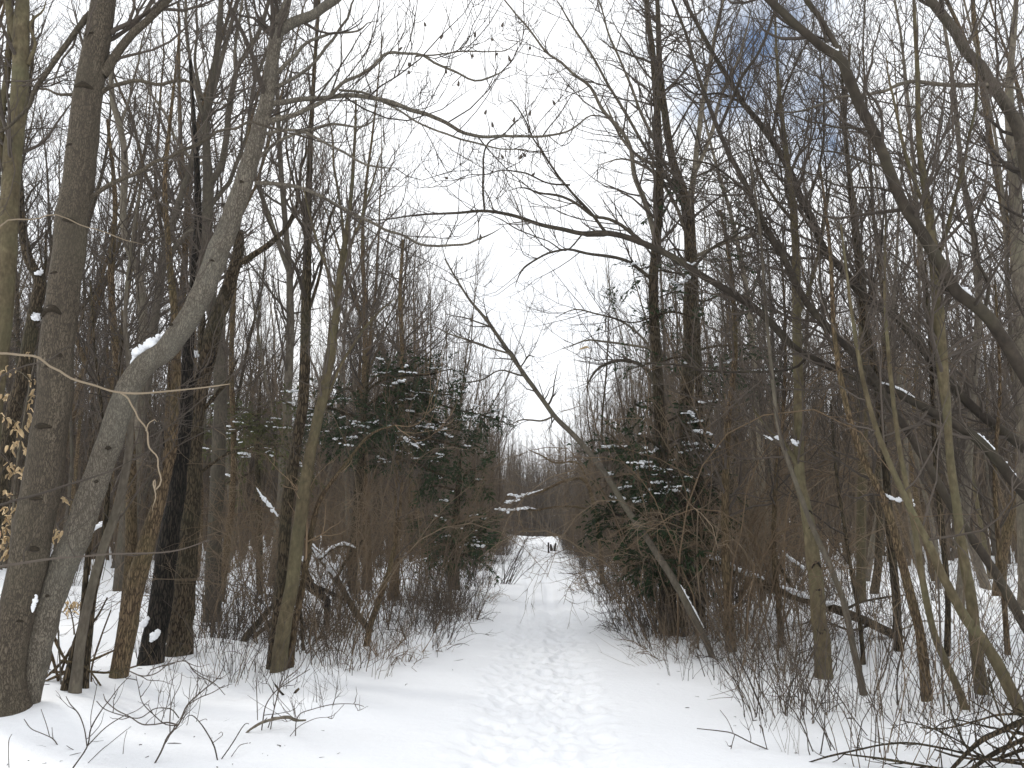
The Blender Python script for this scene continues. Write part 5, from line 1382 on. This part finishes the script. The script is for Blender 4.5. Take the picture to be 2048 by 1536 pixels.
# snow laden boughs across the far track
SB, SB_base, SB_Y, _ = hero('bent snow laden shrub tree leaning out over the far track', M_BROWN,
     [(1205, 1168, 10), (1200, 1090, 9), (1188, 1010, 8), (1168, 960, 7), (1130, 962, 6), (1087, 981, 5), (1063, 989, 5), (1046, 994, 4), (1035, 996, 4), (1022, 992, 3), (1014, 993, 3), (1000, 1012, 2)],
     [[(1046, 995, 4), (1029, 1004, 3), (1008, 1007, 3)], [(1190, 1020, 5), (1130, 1012, 4), (1074, 1020, 4), (1054, 1018, 4), (1036, 1020, 3), (1022, 1023, 3), (1005, 1021, 3), (988, 1020, 2)],
      [(1180, 980, 5), (1157, 927, 4), (1113, 927, 4), (1080, 910, 3), (1044, 890, 2)]], t0=.3, dens=1.0, tw=dict(L1=(.3, 1.0), d2=3, d3=2))
snow_strip('upper snow line on the bough over the far track', [(1087, 979, 2), (1063, 986, 4), (1046, 991, 6), (1035, 993, 5), (1022, 989, 5), (1014, 990, 3)], SB_Y, 30)
snow_strip('short snow line below the upper one over the far track', [(1041, 999, 3), (1029, 1001, 5), (1018, 1004, 6), (1008, 1005, 2)], SB_Y - .05, 31)
snow_strip('lower snow line on the bough over the far track', [(1074, 1018, 2), (1054, 1016, 4), (1036, 1018, 5), (1022, 1021, 5), (1005, 1019, 5), (988, 1018, 2)], SB_Y, 32)
snow_strip('snow line on the highest bough over the far track', [(1157, 925, 2), (1140, 925, 4), (1125, 926, 4), (1113, 926, 2)], SB_Y, 33)

# far end of the track: post, split stump, twig heap
g = ground_at(1097, 1106)
def frustum(r0, r1, h, S=8, slant=0.0):
    q = np.array([[0, 0, -.3], [0, 0, 0], [slant * .5, 0, h * .6], [slant, 0, h], [slant, 0, h + .002]]); a = Acc()
    a.tube(q[None], np.array([[r0, r0, (r0 + r1) / 2, r1, .002]]), S, .06, RNG); return a
tag(link('post', frustum(.05, .045, .6).mesh('post', M_ROT), None, g), 'short dark post standing by the far end of the track', 'post')
g2 = ground_at(1106, 1102)
st = empty('stump', g2); tag(st, 'split dark stump just right of the post at the far end', 'stump')
for (r, h, sl, dx) in ((.10, .42, -.06, -.09), (.08, .5, .10, .09)):
    o = link('split_half', frustum(r, r * .55, h, 8, sl).mesh('split_half', M_ROT), st, (dx, 0, 0))
g3 = ground_at(1084, 1098)
put('twig_heap', LOW[1], g3[0], g3[1], .8, .4, 'low heap of fallen twigs left of the post at the far end', 'twig heap', None, sz=.5)
g4 = ground_at(1009, 1168)
put('shrub', bush_mesh('fan_shrub', 401, 16, 2.6, .15, M_TWIG, arch=-.02, fine=1.2, r0=.012, tiltmax=.5), g4[0], g4[1], 1.0, .3, 'fan shaped bare shrub leaning over the left edge of the far track', 'shrub', None, ry=.35)

# ------------------------------------------------------------------ labels that tell repeats apart
LAND_L = [(40, 'the thick left trunk'), (235, 'the short leaning trunk'), (310, 'the blackest trunk'), (425, 'the grey forked tree'), (556, 'the slim olive trunk'), (735, 'the small leaning stem'), (905, 'the small dark evergreen')]
LAND_R = [(1340, 'the right evergreen'), (1427, 'the leaning trunk'), (1560, 'the low twigged trunk'), (1648, 'the scarred trunk'), (1727, 'the thin straight stem'), (1855, 'the middle right trunk'), (1964, 'the upright olive trunk'), (2046, 'the corner trunk')]
ORD = ['first', 'second', 'third', 'fourth', 'fifth', 'sixth', 'seventh', 'eighth', 'ninth', 'tenth', 'eleventh', 'twelfth', 'thirteenth', 'fourteenth', 'fifteenth', 'sixteenth', 'seventeenth', 'eighteenth', 'nineteenth', 'twentieth', 'last but two', 'last but one', 'last']
bpy.context.view_layer.update()
bins = {}
for o in list(COL.objects):
    if o.parent or 'group' not in o or 'label' not in o: continue
    gname = o['group']
    kind = {'bare_tree': 'bare tree', 'tall_shrub': 'tall brown shrub', 'low_shrub': 'low tangled shrub', 'sapling': 'tuft of whips'}.get(o.name.split('.')[0])
    if not kind: continue
    if kind == 'bare tree': kind = 'slim bare tree' if gname.startswith('slim') else 'sturdier bare tree'
    x, y, z = o.location
    px, py, dep = project(np.array([x, y, z])); px = float(px)
    row = 'front' if y < 10 else ('second' if y < 14 else ('third' if y < 19 else ('fourth' if y < 26 else ('fifth' if y < 35 else ('sixth' if y < 46 else ('seventh' if y < 58 else 'rearmost'))))))
    if 960 < px < 1235:
        place = 'left edge of the track' if x < pc(y) else 'right edge of the track'
    else:
        L = LAND_L if x < pc(y) else LAND_R
        place = min(L, key=lambda q: abs(q[0] - px))[1]
    bins.setdefault((kind, row, place), []).append((px, o))
for (kind, row, place), lst in bins.items():
    lst.sort(key=lambda q: q[0])
    for k, (px, o) in enumerate(lst):
        where = ('' if 'edge' in place else 'by ') + place
        o['label'] = '%s, %s row, %s' % (kind, row, where) + ('' if len(lst) == 1 else (', %s from left' % ORD[min(k, 22)]))


# ------------------------------------------------------------------ bark flecks and twig bits lying on the snow
def litter():
    rng = np.random.default_rng(91)
    N = 1500
    y = 5 + 26 * rng.random(N) ** 1.4; x = rng.uniform(-1, 1, N) * .7 * y
    k = np.abs(x - pc(y)) > half(y) * .75 + rng.random(N) * .8
    x, y = x[k], y[k]; N = len(x)
    L = rng.uniform(.02, .16, N) * rng.random(N); a = rng.uniform(0, 6.28, N)
    P = np.zeros((N, 3, 3))
    for q, t in enumerate((-.5, .05, .5)):
        P[:, q, 0] = x + np.cos(a) * L * t; P[:, q, 1] = y + np.sin(a) * L * t
    P[:, 1, :2] += rng.normal(size=(N, 2)) * .006
    P[:, :, 2] = gh(P[:, :, 0], P[:, :, 1]) + .004
    R = rng.uniform(.0015, .004, N)[:, None] * np.array([[.6, 1, .4]])
    ac = Acc(); ac.tube(P, R, 3)
    tag(link('litter', ac.mesh('litter', M_TWIG)), 'bark flecks and twig bits scattered on the snow', 'litter', kind='stuff')


litter()


# ------------------------------------------------------------------ thin winter haze
def haze():
    x0, x1, y0, y1, z0, z1 = -300, 300, -20, 420, -4, 26
    V = np.array([(x, y, z) for z in (z0, z1) for y in (y0, y1) for x in (x0, x1)], float)
    F = np.array([(0, 2, 3, 1), (4, 5, 7, 6), (0, 1, 5, 4), (2, 6, 7, 3), (0, 4, 6, 2), (1, 3, 7, 5)])
    m = bpy.data.materials.new('haze'); m.use_nodes = True
    nt = m.node_tree; nt.nodes.clear()
    o_ = nt.nodes.new('ShaderNodeOutputMaterial'); v = nt.nodes.new('ShaderNodeVolumePrincipled')
    v.inputs['Color'].default_value = (.90, .93, .98, 1); v.inputs['Density'].default_value = 0.00035
    nt.links.new(v.outputs['Volume'], o_.inputs['Volume'])
    tag(link('haze', make_mesh('haze', V, [F], m, False)), 'thin pale haze hanging in the wood', 'haze', kind='stuff')


haze()
